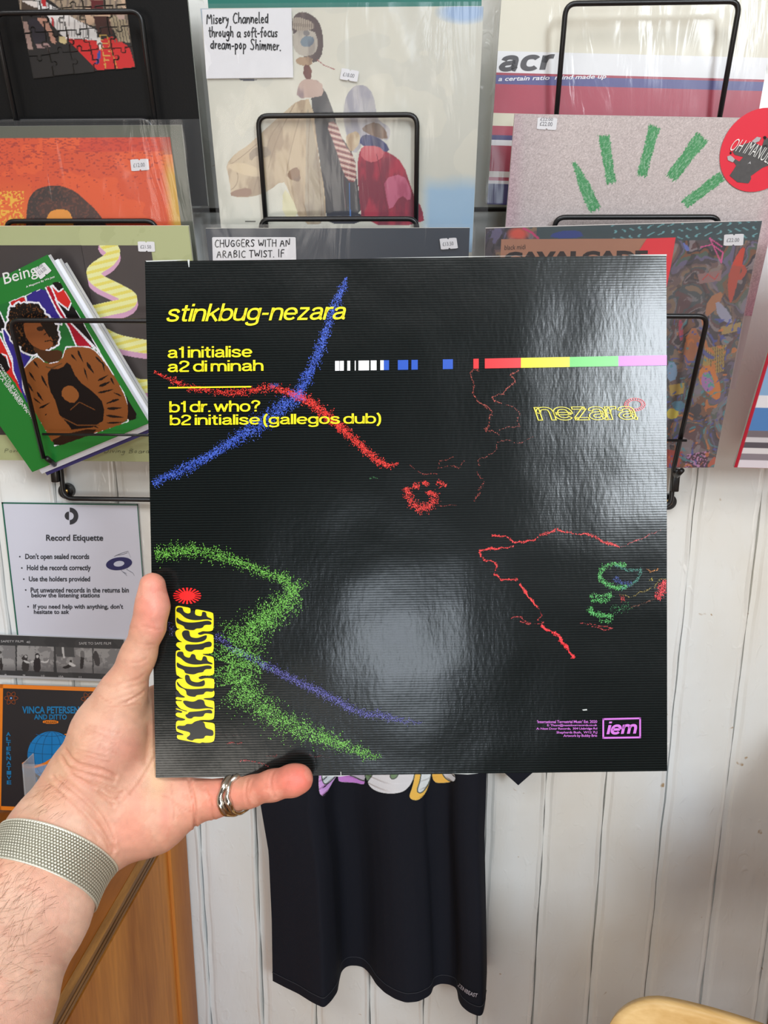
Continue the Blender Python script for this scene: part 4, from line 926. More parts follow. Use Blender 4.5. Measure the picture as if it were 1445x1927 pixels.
# --- teal sleeve edge above it
fl = Flat('record_sleeve', (-.2505, .992, .41), 12, 0)
tag(fl.root, 'teal record sleeve almost hidden behind the scarecrow sleeve', 'record', RG)
slab(fl, 'sleeve_card', mat('teal_card', (28, 116, 104), .4, var=.15), .004)
# --- dark slate sleeve with a note, bottom row centre
fl = Flat('record_sleeve', (-.2584, .9745, .1072), 14, 0)
tag(fl.root, 'dark slate record sleeve with a capital lettered note, bottom centre', 'record', RG)
slab(fl, 'sleeve_card', mat('slate_card', (50, 58, 70), .42, var=.12, vscale=20), .004)
nt = poly(fl, 'handwritten_note', [(400, 447), (402, 445.5), (555, 445.5), (557, 447), (560, 560), (404, 560)], PAPER, -.0028)
hand_text(fl, 'lettering', [('CHUGGERS WITH AN', 405, 464.5, 548, 7.4, -.015), ('ARABIC TWIST. IF', 409, 484, 537, 7.4, -.01)], ink((30, 30, 36), .5), .0011, nt, y=-.0031)
sticker(fl, '£13.50', [(827, 448.5), (858.5, 446.5), (861.5, 466.5), (829.5, 469)], y=-.0028)
polysleeve(fl, .005, .007, .005, seed=5)
# --- striped sleeve, top right
fl = Flat('record_sleeve', (.0916, 1.0253 - .012, .4577), 6.0, 1.87)
tag(fl.root, 'cream record sleeve with maroon and navy stripes, top row at the right', 'record', RG)
slab(fl, 'sleeve_card', mat('cream_card', (218, 213, 196), .4), .004)
ed = lambda y_: (930.5 + (y_ - 133) * -.0575)
def band(y0, y1, c, x1=.1574, sl=-.02):
    a = fl.l(ed(y0) + 3, y0); b = fl.l(ed(y1) + 3, y1)
    return mesh('printed_stripe', [(-.1574, -.0004, a[2]), (x1, -.0004, a[2]), (x1, -.0004, b[2]), (-.1574, -.0004, b[2])], [(0, 1, 2, 3)], mat('stripe_ink_%d_%d_%d' % c, c, .35, var=.05), fl.root)
MR, NV = (164, 46, 70), (62, 58, 112)
for y0, y1, c in ((96, 136.5, (228, 228, 230)), (141, 158, (78, 76, 136)), (136.5, 141, MR), (158, 212.5, (170, 50, 74)), (212.5, 236.5, (214, 209, 186)), (236.5, 254, MR), (254, 263, NV), (263, 273.5, (224, 223, 224)), (273.5, 322, MR), (322, 333, (212, 204, 196)), (333, 339.5, MR), (339.5, 345.5, (212, 206, 204)), (345.5, 384.5, (56, 48, 100))): band(y0, y1, c)
wide_text(fl, 'lettering', 'acr', (938.5, 135.5), (1044, 133), (938.5, 104.5), ink((62, 58, 62), .4), t=.30, shear=.2, gap=.10, y=-.0008)
text(fl, 'lettering', 'a certain ratio  mind made up', (937, 155.5), (1140, 150.5), (938, 144.5), ink((232, 230, 236), .4), bold=.02, shear=.2, y=-.0008)
polysleeve(fl, .003, .020, .004, seed=9)
# --- grey pink sleeve with green crayon marks
fl = Flat('record_sleeve', (.1035, .972, .2295), 13.0, 1.3)
tag(fl.root, 'pale pinkish grey record sleeve with five green crayon strokes', 'record', RG)
slab(fl, 'sleeve_card', mat('pink_grey_card', (184, 170, 170), .4), .004, mat('white_cut_edge', (240, 236, 230), .5))
def c3(L): return [(880 + u / 2.557, v / 2.557) for u, v in L]
def pinky(P, X, Zz):
    P.fill((196, 184, 182)); u = (X + .1575) / .315; v = (.315 - Zz) / .315
    e = np.clip(1 - u / .2, 0, 1) ; P.fill((166, 152, 156), e, .5); P.fill((176, 120, 140), np.clip((v - .52) / .2, 0, 1) + np.clip((u - .93) / .07, 0, 1) * .5, .6); P.fill((176, 140, 152), np.clip(1 - (P.X - 958) / 30, 0, 1), .5)
    g = nrg.normal(0, 1, P.X.shape); P.C += (g * 9)[..., None]; P.C += ((vnoise(P.X, P.Y, .5, 3) - .5) * 22)[..., None]
    for a, b, w0, w1 in (((510, 780), (615, 1015), 20, 60), ((655, 650), (690, 885), 60, 50), ((900, 605), (835, 850), 60, 50), ((1130, 655), (975, 860), 75, 60), ((1225, 845), (1040, 985), 55, 50)):
        (ax, ay), (bx, by) = c3([a, b]); dx, dy = bx - ax, by - ay; L_ = math.hypot(dx, dy); t = ((P.X - ax) * dx + (P.Y - ay) * dy) / L_ ** 2; s_ = ((P.X - ax) * -dy + (P.Y - ay) * dx) / L_
        hw = (w0 + (w1 - w0) * np.clip(t * 2, 0, 1)) / 2.557 / 2 + 1.5; st = vnoise(s_ * 1, t * L_ * .12, .9, 6); rag = vnoise(P.X, P.Y, .55, 11)
        m = (np.abs(s_) < hw - rag * 4) & (t > -.03 + .08 * st) & (t < 1.03 - .09 * st)
        P.fill((70, 148, 92), m, .92); P.fill((150, 186, 156), m * (vnoise(s_ * 2.4, t * L_ * .35, .6, 8) * .6 + rag * .4 > .60), .8); P.fill((48, 128, 72), m * (st < .3), .6)
canvas(fl, 'printed_cover', (-.1573, .1573), (.095, .3147), .00078, pinky, .4)
sticker(fl, '£22.00', [(1011.5, 221), (1048.5, 222.5), (1046, 245), (1009.5, 243)], two=True)
# round red badge label
ctr = c3([(1400, 725)])[0]; def_R = 40.5
RC, = [fl.l(1427.5, 283.5)]; rr_ = .0478
th = np.linspace(0, 2 * math.pi, 49)[:-1]
def disc(r, y, m, nme, par): 
    V = [(RC[0] + r * math.cos(t), y, RC[2] + r * math.sin(t)) for t in th]; return mesh(nme, V, [tuple(range(48))], m, par)
bd = disc(rr_ - .0042, -.0016, mat('red_sticker', (232, 54, 72), .35, var=.04), 'round_sticker', fl.root)
def c8(L): return [(1340 + u / 12.05, 200 + v / 12.05) for u, v in L]
GR = mat('grey_halftone', (88, 86, 86), .5, var=.35, vscale=260)
poly(fl, 'printed_figure', [c8([(380, 1570), (470, 1440), (530, 1340), (480, 1270), (450, 1260), (500, 1190), (600, 1250), (620, 1230), (690, 1150), (500, 1100), (450, 1030), (560, 900), (720, 850), (900, 800), (1100, 900), (1265, 850), (1265, 1340), (1130, 1390), (1000, 1480), (860, 1580), (870, 1640), (820, 1730), (800, 1745), (560, 1720)]), c8([(900, 800), (960, 720), (1010, 690), (1100, 720), (1060, 780), (960, 840)]), c8([(1110, 920), (1160, 760), (1265, 700), (1265, 950)])], GR, -.0020, bd, True)
poly(fl, 'printed_hands', [c8([(325, 1135), (400, 1110), (450, 1150), (500, 1200), (450, 1270), (340, 1220)]), c8([(880, 790), (1000, 690), (1090, 710), (1050, 790), (950, 830)]), c8([(780, 1310), (850, 1245), (860, 1310), (820, 1290)])], mat('pale_halftone', (190, 188, 190), .5, var=.2, vscale=300), -.0023, bd, True)
for q_ in (c8([(1140, 690), (1180, 670), (1220, 700), (1190, 750), (1150, 740)]), c8([(380, 1060), (400, 1020), (430, 1050), (410, 1090)])):
    poly(fl, 'printed_microphone', q_, ink((30, 28, 30)), -.0023, bd)
def arc(U):
    U = U.copy(); U[:, 1] = U[:, 1] * (1 + .0 * U[:, 0]) - 1.15 * U[:, 0] ** 1.7; return U
text(fl, 'lettering', 'OH IMANUELA', c8([(350, 1000)])[0], c8([(1560, 1080)])[0], c8([(520, 730)])[0], ink((240, 240, 236), .4), bold=-.012, y=-.0027, parent=bd, warp=arc)
# --- colourful shrink-wrapped sleeve bottom right
fl = Flat('record_sleeve', (.0746, .9667, .1059), 15.87, -1.41)
tag(fl.root, 'shrink-wrapped record sleeve crowded with many colours, bottom row at the right', 'record', RG)
slab(fl, 'sleeve_card', mat('murky_print_edge', (88, 80, 84), .35), .0045, mat('white_spine', (226, 222, 218), .5))
def riot(P, X, Zz):
    wx = fbm(P.X, P.Y, .016, 3, 31); wy = fbm(P.X, P.Y, .016, 3, 57); U = P.X + 70 * (wx - .5); V_ = P.Y + 90 * (wy - .5)
    pal = [(72, 66, 72), (104, 84, 84), (128, 104, 84), (60, 74, 80), (88, 62, 66), (128, 118, 122), (50, 48, 58), (116, 78, 58), (76, 92, 84), (98, 92, 120)]
    k = (fbm(U, V_, .013, 4, 3) * 22).astype(int) % len(pal); P.C = np.array(pal, float)[k]
    f = fbm(U * 1.4, V_ * .7, .05, 4, 44); P.fill((140, 132, 140), f > .66, .6); P.fill((44, 42, 48), f < .34, .6)
    P.fill((56, 74, 80), (P.Y < 452) & (P.X > 1010)); ch_ = (np.sin(P.X * .35 + 2 * np.sin(P.Y * .4)) > .72) & (np.sin(P.Y * .45 + P.X * .06) > .2); P.fill((120, 190, 196), ch_ & (P.Y < 452) & (P.X > 1150), .75)
    P.fill((46, 66, 132), P.inside(smooth_pts([(1030, 448), (1045, 436), (1090, 432), (1100, 448)], 1)))
    P.fill((206, 84, 70), np.clip(1.2 - P.ell(975, 440, 22, 14), 0, 1)); P.fill((190, 60, 110), (P.dist([(985, 430), (1000, 437), (1012, 448)]) < 2))
    r = (190, 64, 48)
    for L in ([(1397, 462), (1380, 490), (1368, 525), (1372, 575), (1380, 560), (1390, 520), (1403, 470)], [(1385, 490), (1408, 505), (1398, 525), (1386, 528), (1390, 518), (1398, 508)]): P.poly(L, r)
    P.line([(1318, 465), (1340, 460), (1360, 475), (1357, 495), (1335, 448), (1358, 464)], 2, (206, 80, 140)); P.poly([(1283, 452), (1300, 470), (1290, 474)], (96, 110, 180))
    P.poly([(1312, 516), (1358, 508), (1356, 528), (1316, 534)], (150, 110, 110), sm=0); P.line([(1322, 526), (1332, 516), (1345, 526), (1352, 514)], 2, (200, 60, 60))
    P.poly([(1332, 560), (1364, 545), (1350, 580), (1325, 600)], (176, 112, 74)); P.poly([(1345, 560), (1375, 590), (1378, 612), (1350, 598)], (156, 160, 186))
    P.poly([(1356, 615), (1394, 606), (1392, 622), (1358, 630)], (168, 140, 80), sm=0); P.poly([(1326, 655), (1366, 648), (1362, 698), (1340, 704), (1322, 690)], (176, 146, 70), sm=0); P.fill((96, 74, 50), P.inside([(1326, 655), (1366, 648), (1362, 698), (1340, 704)]) & (np.sin(P.X * 1.5) > .3))
    P.poly([(1318, 690), (1340, 686), (1358, 730), (1352, 755), (1335, 745), (1312, 715)], (222, 124, 46)); P.poly([(1322, 700), (1338, 700), (1345, 730), (1330, 740), (1318, 722)], (176, 120, 190)); P.fill((80, 170, 150), P.inside([(1322, 700), (1338, 700), (1345, 730), (1330, 740)]) & (vnoise(P.X, P.Y, .3, 2) > .55))
    P.poly([(1276, 602), (1284, 602), (1286, 640), (1278, 642)], (196, 60, 90)); P.poly([(1288, 640), (1305, 610), (1320, 640), (1300, 690), (1286, 680)], (176, 104, 66)); P.poly([(1254, 682), (1272, 680), (1275, 712), (1256, 720)], (120, 160, 200)); P.poly([(1258, 725), (1288, 720), (1286, 740), (1262, 745)], (180, 150, 60), sm=0)
    P.poly([(1254, 770), (1275, 768), (1278, 785), (1256, 790)], (216, 196, 60)); P.poly([(1262, 755), (1290, 755), (1286, 775), (1268, 772)], (70, 130, 160)); P.fill((196, 64, 54), P.inside([(1254, 845), (1285, 850), (1278, 879), (1254, 879)]), .85)
    P.fill((64, 32, 54), P.inside([(1292, 855), (1335, 848), (1328, 880), (1288, 880)])); P.fill((206, 140, 190), P.inside([(1292, 855), (1335, 848), (1328, 880), (1288, 880)]) & (vnoise(P.X, P.Y, .4, 7) > .62)); P.poly([(1333, 870), (1348, 855), (1344, 880), (1330, 880)], (200, 90, 64))
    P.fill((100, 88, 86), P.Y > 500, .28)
    sp = vnoise(U, V_ * 1.0, .16, 71); hue = vnoise(U, V_, .09, 72); lo_ = (P.X > 1250) & (P.Y > 600)
    P.fill((70, 130, 140), lo_ & (sp > .78) & (hue < .4), .8); P.fill((190, 110, 60), lo_ & (sp > .78) & (hue > .6), .8); P.fill((70, 80, 150), lo_ & (sp < .16), .8)
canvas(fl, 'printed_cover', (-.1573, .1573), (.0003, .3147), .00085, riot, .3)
poly(fl, 'brown_label', [(943, 450), (1217, 448.5), (1200, 475), (1180, 560), (938, 560)], mat('brown_label_ink', (172, 122, 98), .35, var=.06), -.0008)
poly(fl, 'red_label', [(1217, 448.5), (1271, 446.5), (1262, 500), (1250, 560), (1170, 560), (1195, 478)], mat('red_label_ink', (232, 48, 62), .35, var=.05), -.0008)
text(fl, 'lettering', 'black midi', (949, 470), (989, 468.5), (949, 461), ink((60, 38, 32), .4), bold=.0, y=-.0011, shear=.1)
text(fl, 'lettering', 'CAVALCADE', (948, 500), (1218, 497), (949, 473.5), ink((34, 24, 26), .4), bold=.06, y=-.0011)
sticker(fl, '£22.00', [(1362, 441), (1399, 439.5), (1397.5, 461.5), (1360.5, 462)])
polysleeve(fl, .0004, .0004, .0004, amp=.0006, seed=11)
# --- red edged sleeve at the far right
BLp = at(1394.5, 879, 1.035)
fl = Flat('record_sleeve', (BLp[0] - .004, BLp[1] - .108, BLp[2] + .2955), 20.0, 1.0, 0, tl_world=True)
tag(fl.root, 'red bordered record sleeve with blue sky, cut off at the right edge', 'record', RG)
slab(fl, 'sleeve_card', mat('crimson_card', (186, 40, 58), .4), .004)
def boats(P, X, Zz):
    P.fill((196, 208, 224)); z = Zz
    P.fill((120, 164, 206), (z > .05) & (fbm(X, Zz, 22, 3, 4) > .5), .8); P.fill((228, 226, 230), (z > .088) & (z < .105)); P.fill((84, 132, 190), (z > .055) & (z < .088))
    for a, b, c in ((0, .012, (226, 218, 226)), (.012, .022, (140, 132, 140)), (.022, .030, (222, 218, 220)), (.030, .038, (92, 88, 96)), (.038, .046, (208, 204, 208)), (.046, .055, (120, 112, 118))): P.fill(c, (z > a) & (z < b))
    P.fill((180, 36, 56), (X < -.1575 + .004) | (X > .1535 - .0005))
canvas(fl, 'printed_cover', (-.1573, .1535), (.0005, .311), .0012, boats, .35)
# ------------------------------------------------------------------ the sleeve held up to the camera
fl = Flat('record_sleeve', (-.1666, .4852, .0347), -12.08, -.86, 2.74)
HS = fl
tag(fl.root, 'glossy black record sleeve with yellow track titles held up in the hand', 'record')
def ribbed_black():
    m, n, l, b = nm('ribbed_gloss_black_print')
    b.inputs['Roughness'].default_value = .19; b.inputs['Specular IOR Level'].default_value = .40
    tc = n.new('ShaderNodeTexCoord'); w = n.new('ShaderNodeTexWave'); w.wave_type = 'BANDS'; w.bands_direction = 'Z'
    w.inputs['Scale'].default_value = 2 * math.pi / 20 / .00155 * 1.0; w.inputs['Distortion'].default_value = .15; w.inputs['Detail'].default_value = 1
    l.new(tc.outputs['Object'], w.inputs['Vector'])
    t = noise(n, l, 260, 3, stretch=(1.6, 1, .55)); t3 = noise(n, l, 9, 2)
    rc = n.new('ShaderNodeValToRGB'); rc.color_ramp.elements[0].color = (*lin((7, 9, 9)), 1); rc.color_ramp.elements[1].color = (*lin((22, 28, 28)), 1)
    l.new(w.outputs[0], rc.inputs[0]); l.new(rc.outputs[0], b.inputs['Base Color'])
    b1 = n.new('ShaderNodeBump'); b1.inputs['Strength'].default_value = .05; b1.inputs['Distance'].default_value = .0002; l.new(w.outputs[0], b1.inputs['Height'])
    b2 = n.new('ShaderNodeBump'); b2.inputs['Strength'].default_value = .20; b2.inputs['Distance'].default_value = .0004; l.new(t.outputs[0], b2.inputs['Height']); l.new(b1.outputs[0], b2.inputs['Normal'])
    b3 = n.new('ShaderNodeBump'); b3.inputs['Strength'].default_value = .5; b3.inputs['Distance'].default_value = .006; l.new(t3.outputs[0], b3.inputs['Height']); l.new(b2.outputs[0], b3.inputs['Normal'])
    l.new(b3.outputs[0], b.inputs['Normal']); return m
GB = ribbed_black()
WORN = mat('worn_card_edge', (205, 208, 204), .7, c2=(70, 74, 72), vscale=260)
slab(fl, 'sleeve_card', GB, .0042, WORN)
def rub(L):   # little white chips where the corners are rubbed
    poly(fl, 'edge_wear', L, mat('rubbed_white', (196, 200, 198), .8), -.00035)
for L in ([(274, 491), (330, 489.5), (352, 489), (330, 491.3), (276, 493)], [(353, 489), (357, 489), (356.5, 503), (355.2, 503)], [(700, 486), (860, 483), (1000, 481.5), (860, 484.6)], [(1180, 479.8), (1254, 478.8), (1254, 482), (1200, 481.4)],
          [(360, 1463), (440, 1461.5), (400, 1464.8)], [(600, 1459.5), (660, 1458.5), (640, 1461)], [(640.6, 1452), (642, 1452), (642.2, 1460), (641, 1460)], [(850, 1455.3), (900, 1455), (880, 1457)], [(1095, 1335), (1104, 1334), (1104.5, 1336.5), (1097, 1337)]): rub(L)
YEL, RED, WHT, BLU, GRN, PUR = (252, 236, 28), (236, 28, 34), (242, 242, 244), (34, 84, 190), (96, 196, 92), (186, 100, 206)
def ht(s, b, c=YEL, **k): tbox(fl, 'lettering', s, b, ink(c, .3), **k)
def line_text(s, x0, x1, yb0, yb1, h0, c=YEL, name='lettering', **k):  # slanted baseline
    return text(fl, name, s, (x0, yb0), (x1, yb1), (x0, yb0 - h0), ink(c, .3), **k)
def wline(s_, x0, x1, yb0, yb1, h0, c=YEL, **k): return wide_text(fl, 'lettering', s_, (x0, yb0), (x1, yb1), (x0, yb0 - h0), ink(c, .3), **k)
wline('stinkbug-nezara', 314, 651, 615.5, 611, 42.5, shear=.26, gap=.015, t=.165, thick=1.25)
wline('a1 initialise', 316, 475, 674.5, 672.5, 21.5, gap=.02, t=.195)
wline('a2 di minah', 316, 496, 700.8, 698.5, 21.5, gap=.02, t=.195)
wline('b1 dr. who?', 319, 490, 776.5, 774.5, 21.5, gap=.02, t=.195)
wline('b2 initialise (gallegos dub)', 320, 717, 806, 802.5, 26, gap=.02, t=.195)
poly(fl, 'printed_rule', [(317, 728.6), (473, 726.6), (473, 729.2), (317, 731.2)], ink(YEL, .3), -.0005)
for x0, x1, c in ((630.5, 638.5, WHT), (639.5, 647, WHT), (653.5, 659, WHT), (667.5, 669.5, WHT), (674.5, 694.5, WHT), (697.5, 708.5, WHT), (715.5, 722, WHT), (722, 732, BLU), (748.5, 768, BLU), (774, 786, BLU), (833, 852, BLU), (890.5, 900.5, RED), (912, 980, RED), (980, 1071.5, (250, 236, 20)), (1071.5, 1163, GRN), (1163, 1254, PUR)):
    f = lambda x: 679.5 - (x - 630) * .0135 - (0 if x < 800 else (x - 800) * .0055); b_ = lambda x: 698 - (x - 630) * .0145 - (0 if x < 800 else (x - 800) * .003)
    poly(fl, 'colour_bar', [(x0, f(x0)), (x1, f(x1)), (x1, b_(x1)), (x0, b_(x0))], ink(c, .3), -.0005)
# small outlined logo with radial ring
def stretch(U):
    U = U.copy(); U[:, 1] = U[:, 1]; return U
wide_text(fl, 'lettering', 'nezara', (1003, 792.5), (1200, 790.5), (1003, 766), ink((226, 214, 60), .35), t=.24, outline=.055, gap=-.06, shear=-.25, thick=1.3)
def ringburst(cx_, cy_, rx, ry, r0, c, nme, n_=22, w=.12, solid=False):
    P = []
    for k in range(n_):
        a = 2 * math.pi * k / n_; P.append([(cx_ + rx * r * math.cos(a + s), cy_ + ry * r * math.sin(a + s)) for r, s in ((r0, -w), (1, -w * .75), (1, w * .75), (r0, w))])
    if solid: P.append([(cx_ + rx * r0 * 1.03 * math.cos(t), cy_ + ry * r0 * 1.03 * math.sin(t)) for t in np.linspace(0, 2 * math.pi, 40)[:-1]])
    o = poly(fl, nme, P, ink(c, .3), -.0005, multi=True); o['kind'] = 'stuff'; return o
ringburst(1194, 761.5, 20, 12.5, .62, (226, 60, 70), 'radial_mark', 22, .055)
ra = []; th_ = np.linspace(0, 2 * math.pi, 61)
for k in range(60):
    P_ = [(1194 + 20 * r * math.cos(t), 761.5 + 12.5 * r * math.sin(t)) for r, t in ((.94, th_[k]), (1, th_[k]), (1, th_[k + 1]), (.94, th_[k + 1]))]; ra.append(P_)
    ra.append([(1194 + 20 * r * math.cos(t), 761.5 + 12.5 * r * math.sin(t)) for r, t in ((.60, th_[k]), (.66, th_[k]), (.66, th_[k + 1]), (.60, th_[k + 1]))])
o = poly(fl, 'radial_rim', ra, ink((226, 60, 70), .3), -.0005, multi=True); o['kind'] = 'stuff'
ringburst(352.5, 1121, 26.5, 15.5, .55, (252, 30, 30), 'radial_mark', 20, .10, True)
# psychedelic yellow emblem, traced
g1 = lambda L: [(315 + u / 12.04, 1095 + v / 12.04) for u, v in L]
g2 = lambda L: [(315 + u / 12.04, 1245 + v / 12.04) for u, v in L]
E1 = g1([(180, 600), (205, 550), (270, 540), (370, 560), (500, 580), (528, 610), (528, 700), (500, 720), (440, 705), (560, 720), (630, 740), (632, 640), (660, 615), (860, 655), (1020, 690), (1050, 730), (1050, 1060), (1010, 1110), (900, 1120), (800, 1110), (730, 1145), (690, 1160), (720, 1195), (780, 1195), (860, 1165), (1030, 1190), (1052, 1230), (1052, 1560), (1010, 1610), (900, 1625), (780, 1630), (860, 1660), (1030, 1690), (1060, 1730), (1062, 2060)]) + \
     g2([(1062, 260), (1010, 315), (800, 310), (740, 335), (705, 350), (730, 390), (780, 390), (880, 360), (1040, 380), (1066, 410), (1066, 600), (1030, 600), (960, 610), (1010, 680), (1050, 640), (1070, 680), (1070, 760), (1030, 815), (800, 825), (880, 860), (1040, 880), (1070, 910), (1070, 1260), (1020, 1320), (780, 1315), (700, 1330), (780, 1350), (880, 1365), (1050, 1385), (1080, 1430), (1080, 1760), (1020, 1825), (860, 1835), (790, 1820), (760, 1840), (700, 1840), (420, 1785), (260, 1760), (218, 1720), (222, 1660), (270, 1650), (385, 1655), (330, 1620), (240, 1590), (200, 1560), (195, 1380), (230, 1330), (350, 1330), (400, 1290), (250, 1255), (195, 1220), (190, 1170), (240, 1145), (340, 1150), (345, 1120), (190, 1075), (192, 1050), (330, 1080), (250, 1020), (195, 930), (195, 880), (330, 895), (340, 870), (200, 860), (190, 815), (215, 795), (380, 810), (400, 790), (300, 740), (250, 660), (195, 620), (190, 380), (390, 385), (290, 360), (260, 320), (195, 295)]) + \
     g1([(188, 1590), (220, 1545), (320, 1545), (260, 1490), (205, 1450), (200, 1400), (240, 1360), (360, 1365), (260, 1320), (190, 1220), (180, 1130), (230, 1080), (300, 1065), (190, 1040)])
poly(fl, 'yellow_emblem', smooth_pts(E1, 2), ink((250, 232, 8), .3), -.0005)
holes = [g1([(205, 640), (230, 580), (290, 570), (350, 580), (370, 660), (420, 700), (500, 722), (560, 640), (620, 640), (632, 740), (700, 765), (780, 775), (790, 700), (800, 668), (885, 680), (895, 790), (1010, 825), (1015, 870), (900, 840), (700, 865), (560, 860), (420, 820), (340, 750), (290, 700), (220, 675)]),
  g1([(208, 780), (300, 870), (420, 910), (560, 920), (740, 900), (900, 870), (985, 890), (1010, 930), (990, 970), (880, 965), (830, 985), (820, 1020), (760, 1050), (660, 1050), (610, 1090), (500, 1085), (400, 1060), (385, 1000), (300, 960), (212, 925)]),
  g1([(325, 1160), (370, 1100), (430, 1090), (505, 1100), (515, 1220), (560, 1255), (680, 1270), (780, 1235), (890, 1195), (905, 1230), (880, 1300), (790, 1350), (640, 1370), (480, 1350), (370, 1280)]),
  g1([(690, 1150), (780, 1125), (900, 1125), (1060, 1140), (1060, 1165), (850, 1165), (770, 1198), (710, 1190)]),
  g1([(405, 1440), (440, 1410), (600, 1415), (780, 1400), (900, 1350), (980, 1345), (1015, 1390), (1000, 1460), (920, 1475), (850, 1480), (820, 1530), (740, 1535), (610, 1530), (560, 1580), (470, 1570), (410, 1520)]),
  g1([(770, 1620), (900, 1632), (1070, 1650), (1070, 1680), (960, 1675)]),
  g1([(215, 1640), (240, 1580), (300, 1570), (365, 1580), (375, 1660), (430, 1700), (520, 1720), (545, 1620), (640, 1640), (650, 1740), (720, 1770), (790, 1780), (810, 1670), (895, 1690), (910, 1790), (1025, 1830), (1030, 1870), (900, 1845), (700, 1870), (560, 1865), (430, 1825), (350, 1760), (300, 1710), (230, 1685)]),
  g2([(215, -5), (300, 60), (420, 105), (600, 120), (740, 110), (900, 75), (990, 90), (1018, 130), (990, 165), (890, 160), (840, 185), (820, 235), (700, 245), (620, 285), (520, 280), (400, 255), (390, 190), (300, 150), (220, 120)]),
  g2([(410, 285), (500, 300), (520, 390), (560, 440), (680, 470), (780, 440), (850, 400), (858, 545), (700, 565), (560, 550), (440, 480), (400, 380)]),
  g2([(705, 345), (800, 318), (1070, 330), (1070, 380), (880, 362), (780, 392), (725, 388)]),
  g2([(218, 425), (300, 540), (400, 605), (560, 620), (740, 610), (900, 590), (1075, 605), (1060, 650), (1010, 685), (900, 665), (850, 690), (830, 735), (720, 745), (660, 755), (635, 800), (440, 765), (435, 660), (380, 610), (290, 580), (225, 520)]),
  g2([(190, 640), (260, 680), (300, 750), (420, 790), (370, 815), (185, 790)]),
  g2([(345, 895), (400, 870), (560, 905), (640, 890), (700, 850), (780, 850), (840, 880), (855, 970), (900, 1010), (1045, 1040), (1050, 1065), (900, 1045), (720, 1070), (560, 1060), (430, 1010)]),
  g2([(190, 980), (300, 1070), (480, 1115), (420, 1125), (185, 1040)]), g2([(180, 1075), (280, 1100), (350, 1135), (320, 1160), (240, 1140), (180, 1160)]),
  g2([(410, 1190), (470, 1180), (485, 1135), (600, 1125), (740, 1115), (880, 1090), (980, 1080), (1025, 1120), (1020, 1170), (960, 1165), (870, 1155), (840, 1190), (820, 1235), (720, 1245), (600, 1235), (560, 1285), (470, 1280), (420, 1240)]),
  g2([(180, 1240), (280, 1270), (430, 1290), (370, 1335), (200, 1325)]), g2([(780, 830), (1080, 810), (1080, 875), (900, 860)]),
  g2([(220, 1470), (250, 1440), (400, 1450), (440, 1400), (560, 1410), (610, 1360), (680, 1335), (740, 1325), (800, 1345), (850, 1390), (860, 1470), (900, 1510), (1020, 1540), (1050, 1580), (1050, 1660), (1000, 1680), (880, 1665), (850, 1690), (830, 1740), (620, 1740), (570, 1790), (450, 1750), (440, 1710), (520, 1660), (520, 1600), (470, 1580), (300, 1540), (225, 1510)]),
  g2([(190, 1600), (330, 1625), (390, 1655), (300, 1660), (190, 1650)])]
bk_ = mat('black_print', (19, 21, 21), .3, var=.1)
for h_ in holes: poly(fl, 'black_detail', smooth_pts(h_, 2), bk_, -.00075)
# label details bottom right
PK = (206, 118, 216)
for s_, x0, yb, h_ in (("'International Terrestrial Music' Est. 2020", 1010, 1360.3, 5.6), ('E: Thom@nextdoorrecords.co.uk', 1029, 1367.3, 5.4), ('A: Next Door Records,  304 Uxbridge Rd', 1008.5, 1373.8, 5.4), ('Shepherds Bush,  W12 7LJ', 1046.5, 1381.0, 5.6), ('Artwork by Bobby Brie', 1059.5, 1387.6, 6.2)):
    line_text(s_, x0, 1123, yb, yb - .3, h_, c=PK, bold=.01, sp=.9, res=2)
wline('iem', 1140.5, 1198, 1382, 1380.6, 24.5, c=PK, t=.27, shear=.22, gap=.06)
for L in ([(1133, 1351.2), (1205.5, 1349.6), (1205.5, 1352.8), (1133, 1354.6)], [(1133, 1386.4), (1205.5, 1385.4), (1205.5, 1388.8), (1133, 1389.8)], [(1133, 1351.2), (1136.2, 1351.2), (1136.2, 1389.8), (1133, 1389.8)], [(1202.3, 1349.6), (1205.5, 1349.6), (1205.5, 1388.8), (1202.3, 1388.9)]):
    poly(fl, 'frame_bar', L, ink(PK, .3), -.0005)
